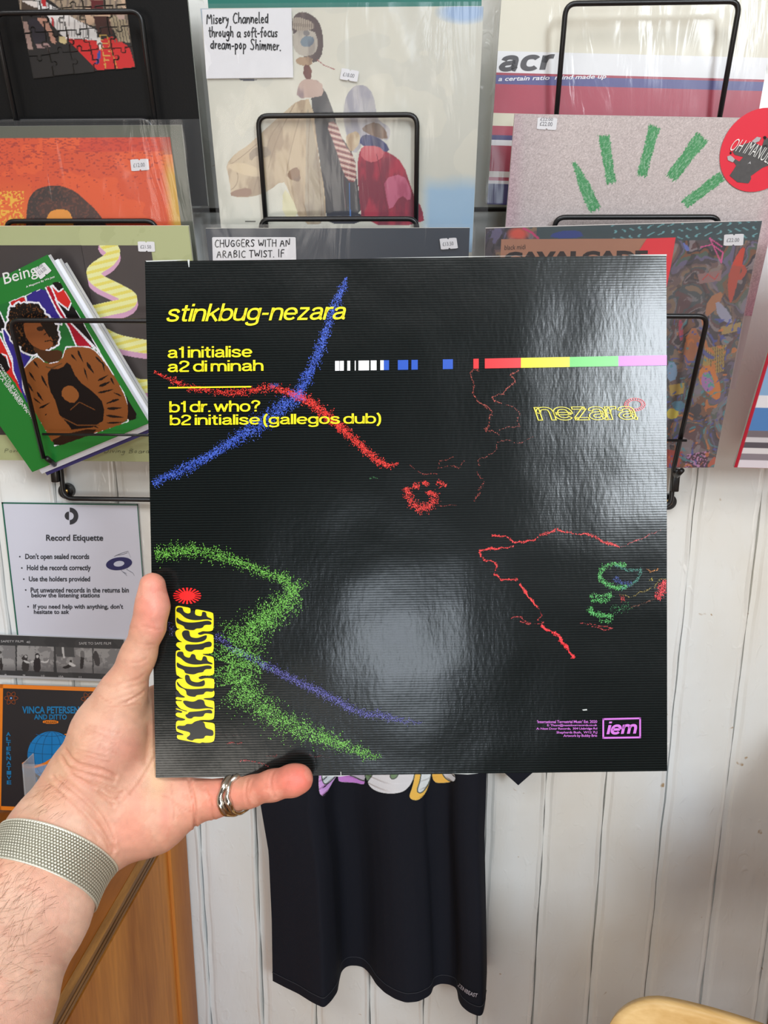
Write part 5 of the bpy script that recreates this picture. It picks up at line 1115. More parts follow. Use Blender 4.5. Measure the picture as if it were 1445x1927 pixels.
# crayon-like scribbles: thousands of tiny printed flecks along each stroke
def flecks(name, path, c, n, size=(1.0, 2.6), var=22, y=-.00042):
    n = int(n * (.55 if n > 2500 else .8))
    """path: (px, py, half width, density) stations"""
    P = np.array(path, float); seg = np.hypot(*np.diff(P[:, :2], axis=0).T); w = seg * (P[:-1, 2] + P[1:, 2]) * (P[:-1, 3] + P[1:, 3]); w /= w.sum()
    k = nrg.choice(len(seg), n, p=w); t = nrg.random(n); A, B = P[k], P[k + 1]; Q = A + (B - A) * t[:, None]
    d = (B - A)[:, :2] / seg[k][:, None]; nn = np.c_[-d[:, 1], d[:, 0]]; r = nrg.normal(0, .50, n); r = np.where(np.abs(r) > 1.5, r * .5, r)
    wob = 1 + .35 * np.sin(Q[:, 0] * .23 + Q[:, 1] * .31) * .6; c0 = Q[:, :2] + nn * (r * Q[:, 2] * wob)[:, None]
    th = nrg.uniform(0, math.pi, n); s = nrg.uniform(*size, n); V2 = []
    for ax, ay in ((-1, -.35), (.2, -.6), (1, .1), (-.1, .55)):
        jx, jy = ax * nrg.uniform(.7, 1.3, n), ay * nrg.uniform(.6, 1.4, n)
        V2.append(c0 + np.c_[(jx * np.cos(th) - jy * np.sin(th)) * s, (jx * np.sin(th) + jy * np.cos(th)) * s] * .62)
    V2 = np.stack(V2, 1).reshape(-1, 2); L = HS.l(V2[:, 0], V2[:, 1])
    lim = HS.w / 2 - .0003; keep = (np.abs(L[:, 0]) < lim).reshape(n, 4).all(1) & ((L[:, 2] > .0003) & (L[:, 2] < HS.h - .0003)).reshape(n, 4).all(1)
    V = np.c_[L[:, 0], np.full(len(L), y) - np.repeat(nrg.uniform(0, .00006, n), 4), L[:, 2]]
    q_ = np.arange(4 * n).reshape(n, 4)[keep]; C = np.repeat(np.array(c, float)[None] + nrg.normal(0, var, (n, 1)) * [1, 1, 1], 4, 0)
    o = np_mesh(name, V, q_, C, attr_mat('printed_ink_r30', .30), HS.root); o['kind'] = 'stuff'; return o
BL_, RD_, GR_ = (58, 88, 190), (226, 50, 40), (100, 168, 62)
flecks('blue_scribble', [(652, 522, 2, 1), (644, 545, 8, 1.2), (628, 580, 10, 1.1), (617, 615, 9, 1.2), (603, 655, 11, 1.2), (588, 690, 11, 1.2), (570, 725, 13, 1.3), (558, 748, 13, 1.2), (525, 770, 14, 1.1), (490, 798, 14, 1), (445, 825, 12, 1.1), (400, 855, 11, 1.1), (350, 882, 10, 1.1), (310, 898, 9, 1), (288, 912, 10, 1)], BL_, 9000, (1.0, 2.4))
flecks('red_scribble', [(290, 700, 2, 1), (320, 713, 6, .9), (355, 730, 7, .7), (420, 739, 7, .8), (470, 737, 8, .9), (510, 727, 8, .9), (540, 738, 9, 1.2), (575, 750, 10, 1.5), (610, 777, 11, 1.5), (650, 812, 9, 1.4), (690, 850, 8, 1.4), (718, 872, 8, 1.4), (732, 878, 5, 1.2), (750, 871, 3, .9)], RD_, 6000, (.9, 2.3))
flecks('purple_crossing', [(553, 742, 7, 1), (572, 752, 6, 1)], (176, 70, 140), 160, (.9, 2.0))
flecks('blue_fleck_patch', [(508, 728, 6, 1), (524, 724, 4, 1)], (44, 62, 130), 160, (.9, 2.0))
flecks('green_scribble', [(292, 1044, 15, 1), (330, 1037, 15, 1), (370, 1036, 15, 1), (410, 1044, 14, 1), (450, 1058, 12, 1), (490, 1075, 11, 1), (525, 1085, 12, 1), (548, 1098, 18, 1), (560, 1115, 24, 1), (535, 1135, 30, 1), (505, 1160, 34, 1), (470, 1190, 40, 1), (445, 1220, 46, 1.0), (437, 1250, 50, 1.0), (445, 1285, 44, .9), (475, 1315, 32, .9), (505, 1340, 26, .9), (540, 1362, 26, .9), (580, 1378, 22, .95), (620, 1392, 16, 1), (655, 1405, 14, 1), (690, 1420, 11, .9), (708, 1424, 7, .9), (718, 1419, 3, .8)], GR_, 15000, (1.1, 2.6))
flecks('violet_scribble', [(405, 1195, 8, .7), (440, 1222, 8, .6), (475, 1240, 8, .8), (520, 1262, 9, .9), (565, 1285, 9, 1), (610, 1305, 9, 1), (655, 1330, 9, 1), (690, 1345, 7, .9), (712, 1344, 8, 1.1), (740, 1352, 7, .8), (770, 1358, 6, .5), (795, 1360, 3, .4)], (84, 82, 160), 4200, (.9, 2.0))
flecks('violet_flecks', [(318, 1170, 5, .3), (322, 1190, 9, .8), (326, 1196, 4, .5)], (80, 72, 130), 90, (.8, 1.6))
def jag(p):
    p = np.array(p, float); o = []
    for a, b in zip(p[:-1], p[1:]): o += [a, a + (b - a) * .33, a + (b - a) * .67]
    return o + [p[-1]]
def thin(name, pts, c, n, hw=1.5, size=(.7, 1.7)): return flecks(name, [(x + rng.uniform(-2, 2), y + rng.uniform(-2, 2), hw * .72 * rng.uniform(.4, 1.7), rng.uniform(.5, 1.3)) for x, y in jag(pts)], c, int(n * .62), size, 18)
r1 = lambda L: [(770 + u / 2.89, 470 + v / 2.89) for u, v in L]
r2 = lambda L: [(770 + u / 2.89, 970 + v / 2.89) for u, v in L]
DR = (176, 70, 54); BR_ = (232, 54, 52)
thin('thin_red_line', r1([(590, 660), (550, 680), (575, 720), (530, 750), (510, 785), (450, 800), (465, 830), (500, 835)]), DR, 420, 2.0)
thin('thin_red_line', r1([(380, 655), (330, 665), (345, 720), (350, 790), (380, 830), (415, 850), (450, 880), (440, 930), (410, 990), (450, 980), (485, 1010)]), DR, 520, 2.0)
thin('thin_red_line', r1([(520, 840), (580, 860), (600, 890), (585, 930), (610, 960), (540, 965), (490, 985)]), (150, 62, 48), 220, 1.2)
thin('thin_red_line', r1([(670, 1020), (590, 1055), (530, 1035), (480, 1045), (470, 1095), (420, 1125), (370, 1140), (380, 1180)]), (140, 56, 44), 240, 1.1)
thin('thin_red_line', r1([(300, 1150), (270, 1195), (240, 1175), (160, 1185), (170, 1150), (240, 1130)]), (150, 58, 46), 150, 1.4)
thin('thin_red_line', r1([(0, 1170), (60, 1220), (150, 1220)]), (140, 50, 40), 110, 1.0)
thin('thin_red_line', r1([(370, 1210), (400, 1260), (380, 1320), (350, 1370)]), (160, 56, 46), 150, 3.0)
thin('thin_red_line', r1([(150, 1395), (250, 1385)]), (150, 50, 40), 60, .9)
flecks('red_face_mark', [(p_[0], p_[1], 9, 1) for p_ in r1([(-15, 1290), (0, 1350), (30, 1400), (80, 1410), (130, 1380), (140, 1320)])], RD_, 900, (.9, 2.0))
for L in ([(20, 1280), (55, 1290)], [(95, 1260), (80, 1280)], [(150, 1265), (200, 1285)], [(110, 1310), (115, 1330)]): flecks('red_face_mark', [(p_[0], p_[1], 6, 1) for p_ in r1(L)], RD_, 110, (.9, 2.0))
thin('green_fleck', r1([(-215, 1246), (-170, 1243)]), (60, 120, 70), 40, 2)
thin('red_outline', r2([(445, 105), (530, 115), (570, 150), (650, 140), (720, 110), (800, 80), (900, 98), (980, 105), (1060, 145), (1140, 172)]), BR_, 1500, 2.6, (.8, 1.9))
thin('red_outline', r2([(1140, 172), (1230, 140), (1310, 100), (1370, 75)]), (176, 60, 60), 260, 1.1)
thin('red_outline', r2([(565, 160), (540, 178), (480, 182), (380, 186), (385, 215), (400, 238), (460, 250), (480, 270), (465, 320), (490, 345), (540, 352), (585, 352)]), BR_, 1200, 2.2, (.8, 1.8))
thin('red_outline', r2([(595, 370), (640, 425), (670, 470), (700, 500)]), BR_, 700, 3.2, (.8, 2.0)); thin('red_outline', r2([(700, 500), (722, 540), (700, 570), (730, 580), (685, 592)]), (190, 50, 50), 120, 1.0)
thin('red_outline', r2([(715, 602), (760, 630), (805, 645), (830, 690), (860, 730), (890, 772)]), (246, 50, 56), 1100, 4.0, (.9, 2.2))
thin('red_outline', r2([(550, 555), (600, 545), (620, 570), (660, 590), (600, 580)]), (176, 52, 52), 260, 1.8); thin('red_outline', r2([(930, 585), (1000, 590), (1100, 610), (1060, 620), (990, 600)]), (176, 56, 56), 320, 1.6)
gg = (84, 178, 90)
flecks('green_loop', [(p_[0], p_[1], 5, 1) for p_ in r2([(1180, 270), (1110, 262), (1050, 285), (1030, 330), (1060, 370), (1130, 395), (1180, 385)])], gg, 800, (.8, 1.9))
flecks('teal_loop', [(p_[0], p_[1], 3, 1) for p_ in r2([(1120, 270), (1190, 300), (1260, 292), (1240, 350), (1180, 390), (1140, 400)])], (66, 136, 120), 420, (.7, 1.7))
flecks('blue_loop_shade', [(p_[0], p_[1], 5, 1) for p_ in r2([(1115, 335), (1150, 370), (1210, 370)])], (40, 62, 130), 220, (.8, 1.8))
flecks('green_loop', [(p_[0], p_[1], 4.5, 1) for p_ in r2([(980, 440), (1040, 435), (1100, 430), (1080, 460), (985, 462)])], gg, 420, (.8, 1.8)); flecks('green_loop', [(p_[0], p_[1], 5, 1) for p_ in r2([(985, 495), (985, 530), (1040, 540), (1110, 550)])], gg, 460, (.8, 1.8)); flecks('green_loop', [(p_[0], p_[1], 5, .7) for p_ in r2([(1030, 575), (1100, 575)])], gg, 80, (.8, 1.6)); flecks('green_loop', [(p_[0], p_[1], 8, .7) for p_ in r2([(1100, 490), (1140, 520), (1200, 480)])], (60, 140, 80), 130, (.7, 1.6))
flecks('red_corner_mark', [(p_[0], p_[1], 9, 1) for p_ in r2([(1340, 450), (1370, 420), (1388, 370), (1392, 350)])], (226, 60, 66), 500, (.8, 2)); thin('ochre_line', r2([(1120, 425), (1200, 440), (1270, 410), (1330, 390), (1350, 350), (1390, 345)]), (150, 130, 60), 260, 1.6); thin('ochre_line', r2([(1290, 295), (1320, 310), (1355, 290)]), (190, 120, 50), 110, 2.2); thin('ochre_line', r2([(1300, 355), (1315, 345), (1325, 355)]), (190, 170, 50), 40, 1.6); thin('ochre_line', r2([(1200, 500), (1240, 490), (1340, 455)]), (130, 80, 60), 110, 1.2)
flecks('red_corner_mark', [(p_[0], p_[1], 5, 1) for p_ in r2([(1145, 455), (1170, 450)])], (190, 56, 56), 70, (.8, 1.6))
r3 = lambda L: [(270 + u / 2.89, 970 + v / 2.89) for u, v in L]
thin('faint_red_line', r3([(455, 1235), (500, 1240), (540, 1238)]), (150, 40, 40), 90, 2); thin('faint_red_line', r3([(530, 1335), (600, 1332), (650, 1350), (680, 1365)]), (170, 56, 60), 140, 1.6); thin('faint_red_line', r3([(670, 1310), (730, 1305)]), (120, 44, 46), 50, 1.2); thin('faint_red_line', r3([(900, 1300), (1010, 1318)]), (110, 44, 46), 50, 1.2); thin('faint_red_line', r3([(1000 - 600, 1190), (560, 1195)]), (80, 34, 34), 30, .8)

# ------------------------------------------------------------------ things on the wall at the left
fw = Flat('notice', at(3, 945, WY - .0035), 0, 0, 0, .2105, .277, tl_world=True)
def wallflat(name, corner, w, h, y, rot=0):
    return Flat(name, at(*corner, y), 0, rot, 0, w, h, tl_world=True)
TLn, TRn, BRn = at(3, 945, WY - .004), at(259, 944, WY - .004), at(292, 1262, WY - .004)
bpy.data.objects.remove(fw.root)
fw = wallflat('notice', (3, 945), float(TRn[0] - TLn[0]), float(TLn[2] - BRn[2]), WY - .004)
tag(fw.root, 'white record etiquette notice with thin green border and bullet points', 'notice')
box('laminated_sheet', (-fw.w / 2, fw.w / 2, 0, .0012, 0, fw.h), mat('laminated_white', (208, 210, 224), .28, var=.04, vscale=12), fw.root)
GRB = mat('dark_green_border', (28, 96, 78), .4); b_ = .0022
for bb in ((-fw.w / 2, fw.w / 2, -.0004, 0, fw.h - b_, fw.h), (-fw.w / 2, fw.w / 2, -.0004, 0, 0, b_), (-fw.w / 2, -fw.w / 2 + b_, -.0004, 0, 0, fw.h), (fw.w / 2 - b_ * .6, fw.w / 2, -.0004, 0, 0, fw.h)): box('border_line', bb, GRB, fw.root)
DK = ink((44, 46, 54), .5)
for s_, b4, bo in (('Record Etiquette', (87, 1006, 194.3, 1021), .012), ("Don't open sealed records", (47.8, 1041.5, 168, 1055), .01), ('Hold the records correctly', (51, 1063, 171, 1076), .01), ('Use the holders provided', (54.6, 1084.5, 169.6, 1096.8), .01),
                   ('Put unwanted records in the returns bin', (58, 1105.3, 242.6, 1115), .01), ('below the listening stations', (59.3, 1115.6, 188, 1126.6), .01), ("If you need help with anything, don't", (62.8, 1136.6, 231.8, 1147.8), .01), ('hesitate to ask', (64, 1147, 130.5, 1155.2), .01)):
    tbox(fw, 'lettering', s_, b4, DK, bold=bo + .012)
for x, y_ in ((37.6, 1047.3), (41.4, 1068.7), (45, 1089.6), (48.7, 1110), (53.2, 1141.4)): poly(fw, 'bullet', [(x + 1.5 * math.cos(t), y_ + 1.5 * math.sin(t)) for t in np.linspace(0, 6.28, 11)[:-1]], DK)
hf = lambda cx_, cy_, r, a0, a1: [(cx_ + r * math.cos(t), cy_ + r * math.sin(t)) for t in np.linspace(a0, a1, 24)]
poly(fw, 'logo_half_ring', hf(131.5, 971, 16, -math.pi / 2, math.pi / 2) + hf(131.5, 971, 7.5, math.pi / 2, -math.pi / 2), DK)
poly(fw, 'logo_half_disc', hf(130, 970.5, 8, math.pi / 2, math.pi * 1.5), DK)
el = lambda rx, ry: [(224.2 + rx * math.cos(t) + ry * math.sin(t) * .1, 1060.6 + ry * math.sin(t) - rx * math.cos(t) * .12) for t in np.linspace(0, 2 * math.pi, 40)[:-1]]
poly(fw, 'drawn_record', el(24.5, 12), ink((34, 34, 92), .5)); poly(fw, 'drawn_record_label', el(10, 5.2), ink((198, 202, 222), .5), -.0008)
for L in ([(215, 1047), (228, 1041), (241, 1037), (246, 1049)], [(218, 1045), (232, 1043), (240, 1040)], [(238, 1071), (250, 1078), (253, 1083)], [(228, 1073), (239, 1083)], [(231, 1076), (238, 1079)], [(241, 1066), (239, 1072)]):
    for a, b in zip(L[:-1], L[1:]): poly(fw, 'drawn_line', [(a[0], a[1] - .4), (b[0], b[1] - .4), (b[0], b[1] + .4), (a[0], a[1] + .4)], ink((110, 112, 128), .5))
# film strip print card below
fs = wallflat('film_strip_print', (-60, 1192), .25, .0735, WY - .0065, 1.0)
tag(fs.root, 'strip of four black and white film frames under the etiquette notice', 'photograph')
slab(fs, 'card', mat('pale_photo_card', (200, 202, 206), .4), .0012)
def film(P, X, Zz):
    P.fill((56, 59, 62)); P.fill((70, 72, 74), fbm(P.X, P.Y, .03, 3, 2) > .55, .5)
    k = lambda L: [(u / 6.02, 1180 + v / 6.02) for u, v in L]
    P.fill((176, 178, 182), Zz < .0045)
    fr_ = [[(-200, 200), (175, 212), (178, 495), (-200, 480)], [(195, 208), (612, 222), (608, 505), (192, 490)], [(630, 222), (1045, 238), (1050, 520), (645, 512)], [(1060, 240), (1500, 250), (1500, 535), (1062, 522)]]
    for i, q_ in enumerate(fr_):
        m = P.inside(k(q_)); P.fill((150, 150, 150), m); P.fill((112, 112, 114), m * (fbm(P.X, P.Y, .09, 4, i) > .5), .7); P.fill((96, 96, 98), m * np.clip((P.Y - 1247) / 12, 0, 1), .7)
    P.poly(k([(630, 225), (840, 232), (850, 340), (640, 330)]), (76, 78, 80), sm=0); P.poly(k([(700, 228), (722, 228), (738, 350), (715, 350)]), (190, 190, 190), sm=0)
    P.poly(k([(245, 495), (250, 410), (262, 380), (240, 350), (270, 320), (300, 310), (320, 330), (310, 370), (330, 420), (330, 500)]), (54, 54, 56)); P.poly(k([(262, 370), (300, 380), (345, 400), (330, 415), (280, 400)]), (190, 190, 190)); P.poly(k([(275, 320), (310, 322), (308, 345), (280, 345)]), (170, 170, 170))
    P.poly(k([(380, 510), (382, 380), (400, 355), (395, 310), (420, 290), (450, 305), (448, 350), (462, 380), (462, 510)]), (44, 44, 48)); P.poly(k([(405, 315), (440, 315), (438, 350), (412, 352)]), (186, 186, 186)); P.poly(k([(460, 380), (530, 390), (565, 350), (540, 410), (465, 400)]), (190, 190, 190)); P.poly(k([(340, 390), (385, 370), (385, 395), (350, 410)]), (186, 186, 186))
    P.poly(k([(690, 460), (790, 420), (790, 370), (815, 370), (820, 440), (760, 475)]), (44, 44, 46)); P.poly(k([(790, 395), (810, 400), (870, 440), (830, 450), (770, 420)]), (200, 200, 200)); P.poly(k([(905, 475), (915, 330), (910, 270), (940, 260), (962, 300), (950, 400), (942, 475)]), (50, 50, 52)); P.poly(k([(850, 240), (1040, 250), (1040, 350), (870, 335)]), (170, 170, 170), a=.5)
    P.poly(k([(0, 490), (0, 350), (22, 345), (38, 490)]), (44, 44, 46)); P.poly(k([(0, 270), (18, 270), (18, 300), (0, 300)]), (60, 60, 60)); P.poly(k([(1060, 260), (1110, 280), (1140, 400), (1120, 450), (1070, 420)]), (66, 66, 68))
canvas(fs, 'printed_frames', (-.1245, .1245), (.0003, .0732), .00085, film, .35)
for s_, b4 in (('SAFETY FILM', (2, 1204.5, 44, 1208.5)), ('40', (50, 1206, 57, 1210)), ('SAFE TO SAFE FILM', (149, 1208, 209, 1212.8)), ('8', (9, 1268, 12.5, 1271)), ('9', (43, 1269, 48, 1272)), ('10', (78, 1270, 84, 1273)), ('10A', (111, 1271, 120, 1275)), ('11', (149, 1272, 153, 1275.5))): tbox(fs, 'lettering', s_, b4, ink((190, 190, 192), .5), bold=.0)
# orange bordered poster
pT, pR = at(0, 1287.5, WY - .006), at(190, 1300, WY - .006)
fo = Flat('gig_poster', pT, -13.0, .6, 0, float(pR[0] - pT[0]), (float(pT[2]) - ZT - .002) / math.cos(math.radians(13)), tl_world=True)
tag(fo.root, 'black poster with orange border and blue globe, lower left behind the wrist', 'poster')
box('poster_sheet', (-fo.w / 2, fo.w / 2, 0, .001, 0, fo.h), mat('charcoal_print', (40, 38, 42), .35, var=.25, vscale=18), fo.root)
OR_ = mat('orange_print', (236, 130, 30), .35, var=.05); b_ = .0062
for bb in ((-fo.w / 2, fo.w / 2, -.0004, 0, fo.h - b_, fo.h), (-fo.w / 2, fo.w / 2, -.0004, 0, 0, b_), (-fo.w / 2, -fo.w / 2 + b_ * .85, -.0004, 0, 0, fo.h), (fo.w / 2 - b_ * .85, fo.w / 2, -.0004, 0, 0, fo.h)): box('border_line', bb, OR_, fo.root)
CB = ink((18, 118, 172), .35); CB2 = ink((14, 90, 140), .35)
tbox(fo, 'lettering', 'VINCA PETERSEN', (42, 1329, 149.5, 1342.5), CB, bold=.03); tbox(fo, 'lettering', 'AND DITTO', (64.5, 1344, 126, 1354), CB, bold=.03)
poly(fo, 'orange_label', smooth_pts([(81, 1355), (110, 1355.5), (110, 1362), (81, 1361.5)], 1), OR_); tbox(fo, 'lettering', 'UNLEASH', (84, 1356.8, 107, 1360.6), ink((70, 40, 20)), bold=.02, y=-.0009)
for i, ch_ in enumerate('ALTERNATIVE'): tbox(fo, 'lettering', ch_, (12 + i * .12, 1377.5 + i * 9.1, 20.5 + i * .12, 1384.8 + i * 9.1), CB, bold=.03)
gc = (97, 1421); gr = 45
poly(fo, 'printed_globe', [(gc[0] + gr * math.cos(t), gc[1] + gr * math.sin(t)) for t in np.linspace(0, 2 * math.pi, 49)[:-1]], ink((10, 122, 190), .35))
def strip(name, L, w, m, y): 
    L = np.array(L, float); d = np.gradient(L, axis=0); d /= np.linalg.norm(d, axis=1)[:, None] + 1e-9; n_ = np.c_[-d[:, 1], d[:, 0]]; ww = np.array(w) if hasattr(w, '__len__') else np.full(len(L), w)
    return poly(fo, name, list(L + n_ * ww[:, None] / 2) + list((L - n_ * ww[:, None] / 2)[::-1]), m, y)
for k in (-.75, -.4, 0, .4, .75):
    strip('globe_line', [(gc[0] + gr * k * math.cos(t) * 1.0 + 1, gc[1] + gr * math.sin(t) * .98) for t in np.linspace(-1.45, 1.45, 20)], 1.1, CB2, -.0008)
    hw_ = math.sqrt(1 - k * k); strip('globe_line', [(gc[0] + gr * hw_ * s_, gc[1] + gr * k + 4 * s_ * s_ * (1 if k > 0 else -1) - 2) for s_ in np.linspace(-.97, .97, 16)], 1.1, CB2, -.0008)
strip('orange_swoosh', smooth_pts([(50, 1432), (43, 1436), (46, 1443), (62, 1444), (85, 1437), (105, 1425), (116, 1416), (140, 1395), (135, 1380), (122, 1382)], 0), [2, 3, 4, 4, 5, 6, 7, 5, 3, 2], OR_, -.0010)
for cx_, cy_ in ((21.5, 1313.5), (166, 1315)):
    for a_ in (0, 1.05, 2.1):
        t = np.linspace(0, 2 * math.pi, 25); strip('atom_orbit', [(cx_ + 13 * math.cos(k) * math.cos(a_) - 4.5 * math.sin(k) * math.sin(a_), cy_ + 13 * math.cos(k) * math.sin(a_) + 4.5 * math.sin(k) * math.cos(a_)) for k in t], .9, ink((150, 76, 34)), -.0008)
    poly(fo, 'atom_core', [(cx_ + 2 * math.cos(t), cy_ + 2 * math.sin(t)) for t in np.linspace(0, 6.28, 9)[:-1]], ink((120, 160, 210)), -.0010)
for i, ch_ in enumerate('FUTURE'): tbox(fo, 'lettering', ch_, (42 + i * 7, 1446 + i * 5.2, 49.5 + i * 7, 1456 + i * 5.2), CB, bold=.04, shear=-.2)
# clear leaflet pocket standing on the bin in front of it
pP = at(41, 1438, WY - .10)
fp = Flat('leaflet_pocket', pP, -4, 0, 0, .105, (float(pP[2]) - ZT - .0005) / math.cos(math.radians(4)), tl_world=True)
tag(fp.root, 'clear plastic leaflet pocket in front of the globe poster', 'leaflet holder')
PM = plastic_mat('clear_acrylic', haze=.12, gloss=.03, rough=.05)
box('front_pane', (-fp.w / 2, fp.w / 2, 0, .0015, 0, fp.h), PM, fp.root); box('side_wall', (-fp.w / 2, -fp.w / 2 + .0015, .0015, .034, 0, fp.h), plastic_mat('frosted_edge', haze=.45, gloss=.05, rough=.2), fp.root); box('side_wall', (fp.w / 2 - .0015, fp.w / 2, .0015, .034, 0, fp.h), PM, fp.root)
box('pocket_floor', (-fp.w / 2 + .0015, fp.w / 2 - .0015, .0015, .034, 0, .002), PM, fp.root)
# ------------------------------------------------------------------ the hand and forearm: one implicit surface, polygonised
def C(px, py, Zc): return np.array([(px - CX) / FPX * Zc, (py - CY) / FPX * Zc, Zc])
def c2w(P): return CAM + P[..., 0:1] * R + P[..., 1:2] * D + P[..., 2:3] * F
# primitives: (a, b, ra, rb, flatten in depth, blend)
def cap(a, b, ra, rb, fl_=1.0, k=.006): return (C(*a), C(*b), ra, rb, fl_, k)
PRIMS = [
 # forearm and wrist
 cap((-215, 2260, .335), (-62, 1905, .405), .045, .0385, 1.18, .01),
 cap((-62, 1905, .405), (52, 1700, .447), .0385, .0330, 1.30, .02),
 cap((52, 1700, .447), (108, 1588, .474), .0322, .0290, 1.5, .02),
 # heel of the hand: thenar side, centre, hypothenar side
 cap((108, 1588, .476), (165, 1475, .484), .0280, .0250, 1.35, .02),
 cap((165, 1470, .482), (205, 1375, .480), .0230, .0200, 1.05, .012),
 cap((205, 1375, .480), (229, 1308, .475), .0200, .0138, 1.0, .012),
 cap((122, 1583, .480), (232, 1545, .488), .0235, .0200, 1.25, .02),
 cap((188, 1590, .484), (285, 1536, .490), .0145, .0210, 1.1, .012),
 cap((285, 1536, .490), (350, 1507, .491), .0205, .0152, 1.1, .012),
 cap((200, 1470, .494), (300, 1390, .503), .0185, .0150, 1.1, .015),
 cap((230, 1500, .493), (330, 1440, .504), .0190, .0150, 1.1, .015),
 cap((262, 1345, .494), (292, 1322, .502), .0115, .0110, 1.0, .012),   # web to the index knuckle
 # thumb
 cap((229, 1308, .475), (259, 1236, .469), .0132, .0098, 1.0, .008),
 cap((259, 1236, .469), (279, 1180, .465), .0098, .0094, 1.0, .006),
 cap((279, 1180, .465), (286, 1142, .4625), .0094, .0094, 1.05, .005),
 cap((286, 1142, .4625), (286.5, 1103, .4625), .0094, .0080, 1.05, .005),
 # little finger, closing under and in front of the lower edge
 cap((350, 1507, .491), (402, 1499, .488), .0150, .0122, 1.0, .006),
 cap((402, 1499, .488), (470, 1489, .480), .0118, .0093, 1.0, .005),
 cap((470, 1489, .480), (512, 1478, .4715), .0092, .0088, 1.0, .004),
 cap((512, 1478, .4715), (552, 1468.5, .4665), .0087, .0089, 1.0, .004),
 cap((552, 1468.5, .4665), (564, 1465.5, .4658), .0089, .0080, 1.0, .004),
 # ring, middle and index fingers stretched up behind the sleeve
 cap((330, 1450, .505), (420, 1385, .505), .0125, .0098, 1.0, .006), cap((420, 1385, .505), (480, 1340, .500), .0096, .0088, 1.0, .004), cap((480, 1340, .500), (522, 1308, .4935), .0086, .0074, 1.0, .004),
 cap((318, 1400, .507), (405, 1315, .508), .0125, .0100, 1.0, .006), cap((405, 1315, .508), (462, 1255, .503), .0098, .0090, 1.0, .004), cap((462, 1255, .503), (500, 1214, .4935), .0088, .0076, 1.0, .004),
 cap((300, 1345, .506), (368, 1258, .508), .0122, .0098, 1.0, .006), cap((368, 1258, .508), (412, 1196, .502), .0096, .0086, 1.0, .004), cap((412, 1196, .502), (440, 1156, .4935), .0086, .0074, 1.0, .004),
]
def prim_d(P, pr):
    a, b, ra, rb, f_, k = pr; S_ = np.array([1, 1, f_]); p = (P - a) * S_; ba = (b - a) * S_
    t = np.clip((p @ ba) / (ba @ ba), 0, 1); q = p - t[..., None] * ba
    return np.sqrt((q * q).sum(-1)) - (ra + (rb - ra) * t)
def smin(a, b, k):
    h = np.clip(.5 + .5 * (b - a) / k, 0, 1); return b * (1 - h) + a * h - k * h * (1 - h)
def sdf(P):
    d = np.full(P.shape[:-1], .05)
    for pr in PRIMS: d = smin(d, prim_d(P, pr), pr[5])
    return d
def polygonise(lo, hi, h):
    n = np.ceil((np.array(hi) - lo) / h).astype(int) + 1; ax = [lo[i] + h * np.arange(n[i]) for i in range(3)]
    Fd = np.full(n, .05, np.float32)
    for pr in PRIMS:
        a, b, ra, rb, f_, k = pr; m = max(ra, rb) + .024; l0 = np.minimum(a, b) - m; h0 = np.maximum(a, b) + m
        i0 = np.clip(np.floor((l0 - lo) / h).astype(int), 0, n); i1 = np.clip(np.ceil((h0 - lo) / h).astype(int) + 1, 0, n)
        if (i1 <= i0).any(): continue
        G_ = np.stack(np.meshgrid(*[ax[j][i0[j]:i1[j]] for j in range(3)], indexing='ij'), -1)
        sl = tuple(slice(i0[j], i1[j]) for j in range(3)); Fd[sl] = smin(Fd[sl], prim_d(G_, pr), k)
    S_ = Fd < 0; c = [(slice(0, -1), slice(1, None))[k] for k in (0, 1)]
    corners = [(i, j, k) for i in (0, 1) for j in (0, 1) for k in (0, 1)]
    sh = tuple(x - 1 for x in n)
    def cut(A, o): return A[o[0]:o[0] + sh[0], o[1]:o[1] + sh[1], o[2]:o[2] + sh[2]]
    cnt = sum(cut(S_, o).astype(np.int8) for o in corners); act = (cnt > 0) & (cnt < 8)
    idx = np.full(sh, -1, np.int64); ii = np.argwhere(act); idx[act] = np.arange(len(ii))
    vs = np.zeros((len(ii), 3)); wt = np.zeros(len(ii))
    for o in corners:
        for ax_ in range(3):
            if o[ax_]: continue
            o2 = list(o); o2[ax_] = 1
            f0 = Fd[ii[:, 0] + o[0], ii[:, 1] + o[1], ii[:, 2] + o[2]]; f1 = Fd[ii[:, 0] + o2[0], ii[:, 1] + o2[1], ii[:, 2] + o2[2]]
            m = (f0 < 0) != (f1 < 0); t = np.where(m, f0 / np.where(m, f0 - f1, 1), 0); p = np.tile(np.array(o, float), (len(ii), 1)); p[:, ax_] = t
            vs += p * m[:, None]; wt += m
    V = (ii + vs / wt[:, None]) * h + lo
    Q = []
    for ax_ in range(3):
        u, v = [a for a in range(3) if a != ax_]
        A = S_; sl0 = [slice(1, -1)] * 3; sl0[ax_] = slice(0, -1); sl1 = list(sl0); sl1[ax_] = slice(1, None)
        a0, a1 = A[tuple(sl0)], A[tuple(sl1)]; e = np.argwhere(a0 != a1); 
        if not len(e): continue
        base = e + 1; base[:, ax_] -= 1; du = np.zeros(3, int); du[u] = 1; dv_ = np.zeros(3, int); dv_[v] = 1
        q = [idx[tuple((base - s).T)] for s in (np.zeros(3, int), du, du + dv_, dv_)]
        q = np.stack(q, -1); ins = a0[tuple(e.T)]; flip = ins if ax_ != 1 else ~ins
        q[~flip] = q[~flip][:, ::-1]; Q.append(q)
    Q = np.concatenate(Q); Q = Q[(Q >= 0).all(1)]
    return V, Q
HV, HQ = polygonise(np.array([-.285, .020, .325]), np.array([-.028, .325, .530]), .00115)
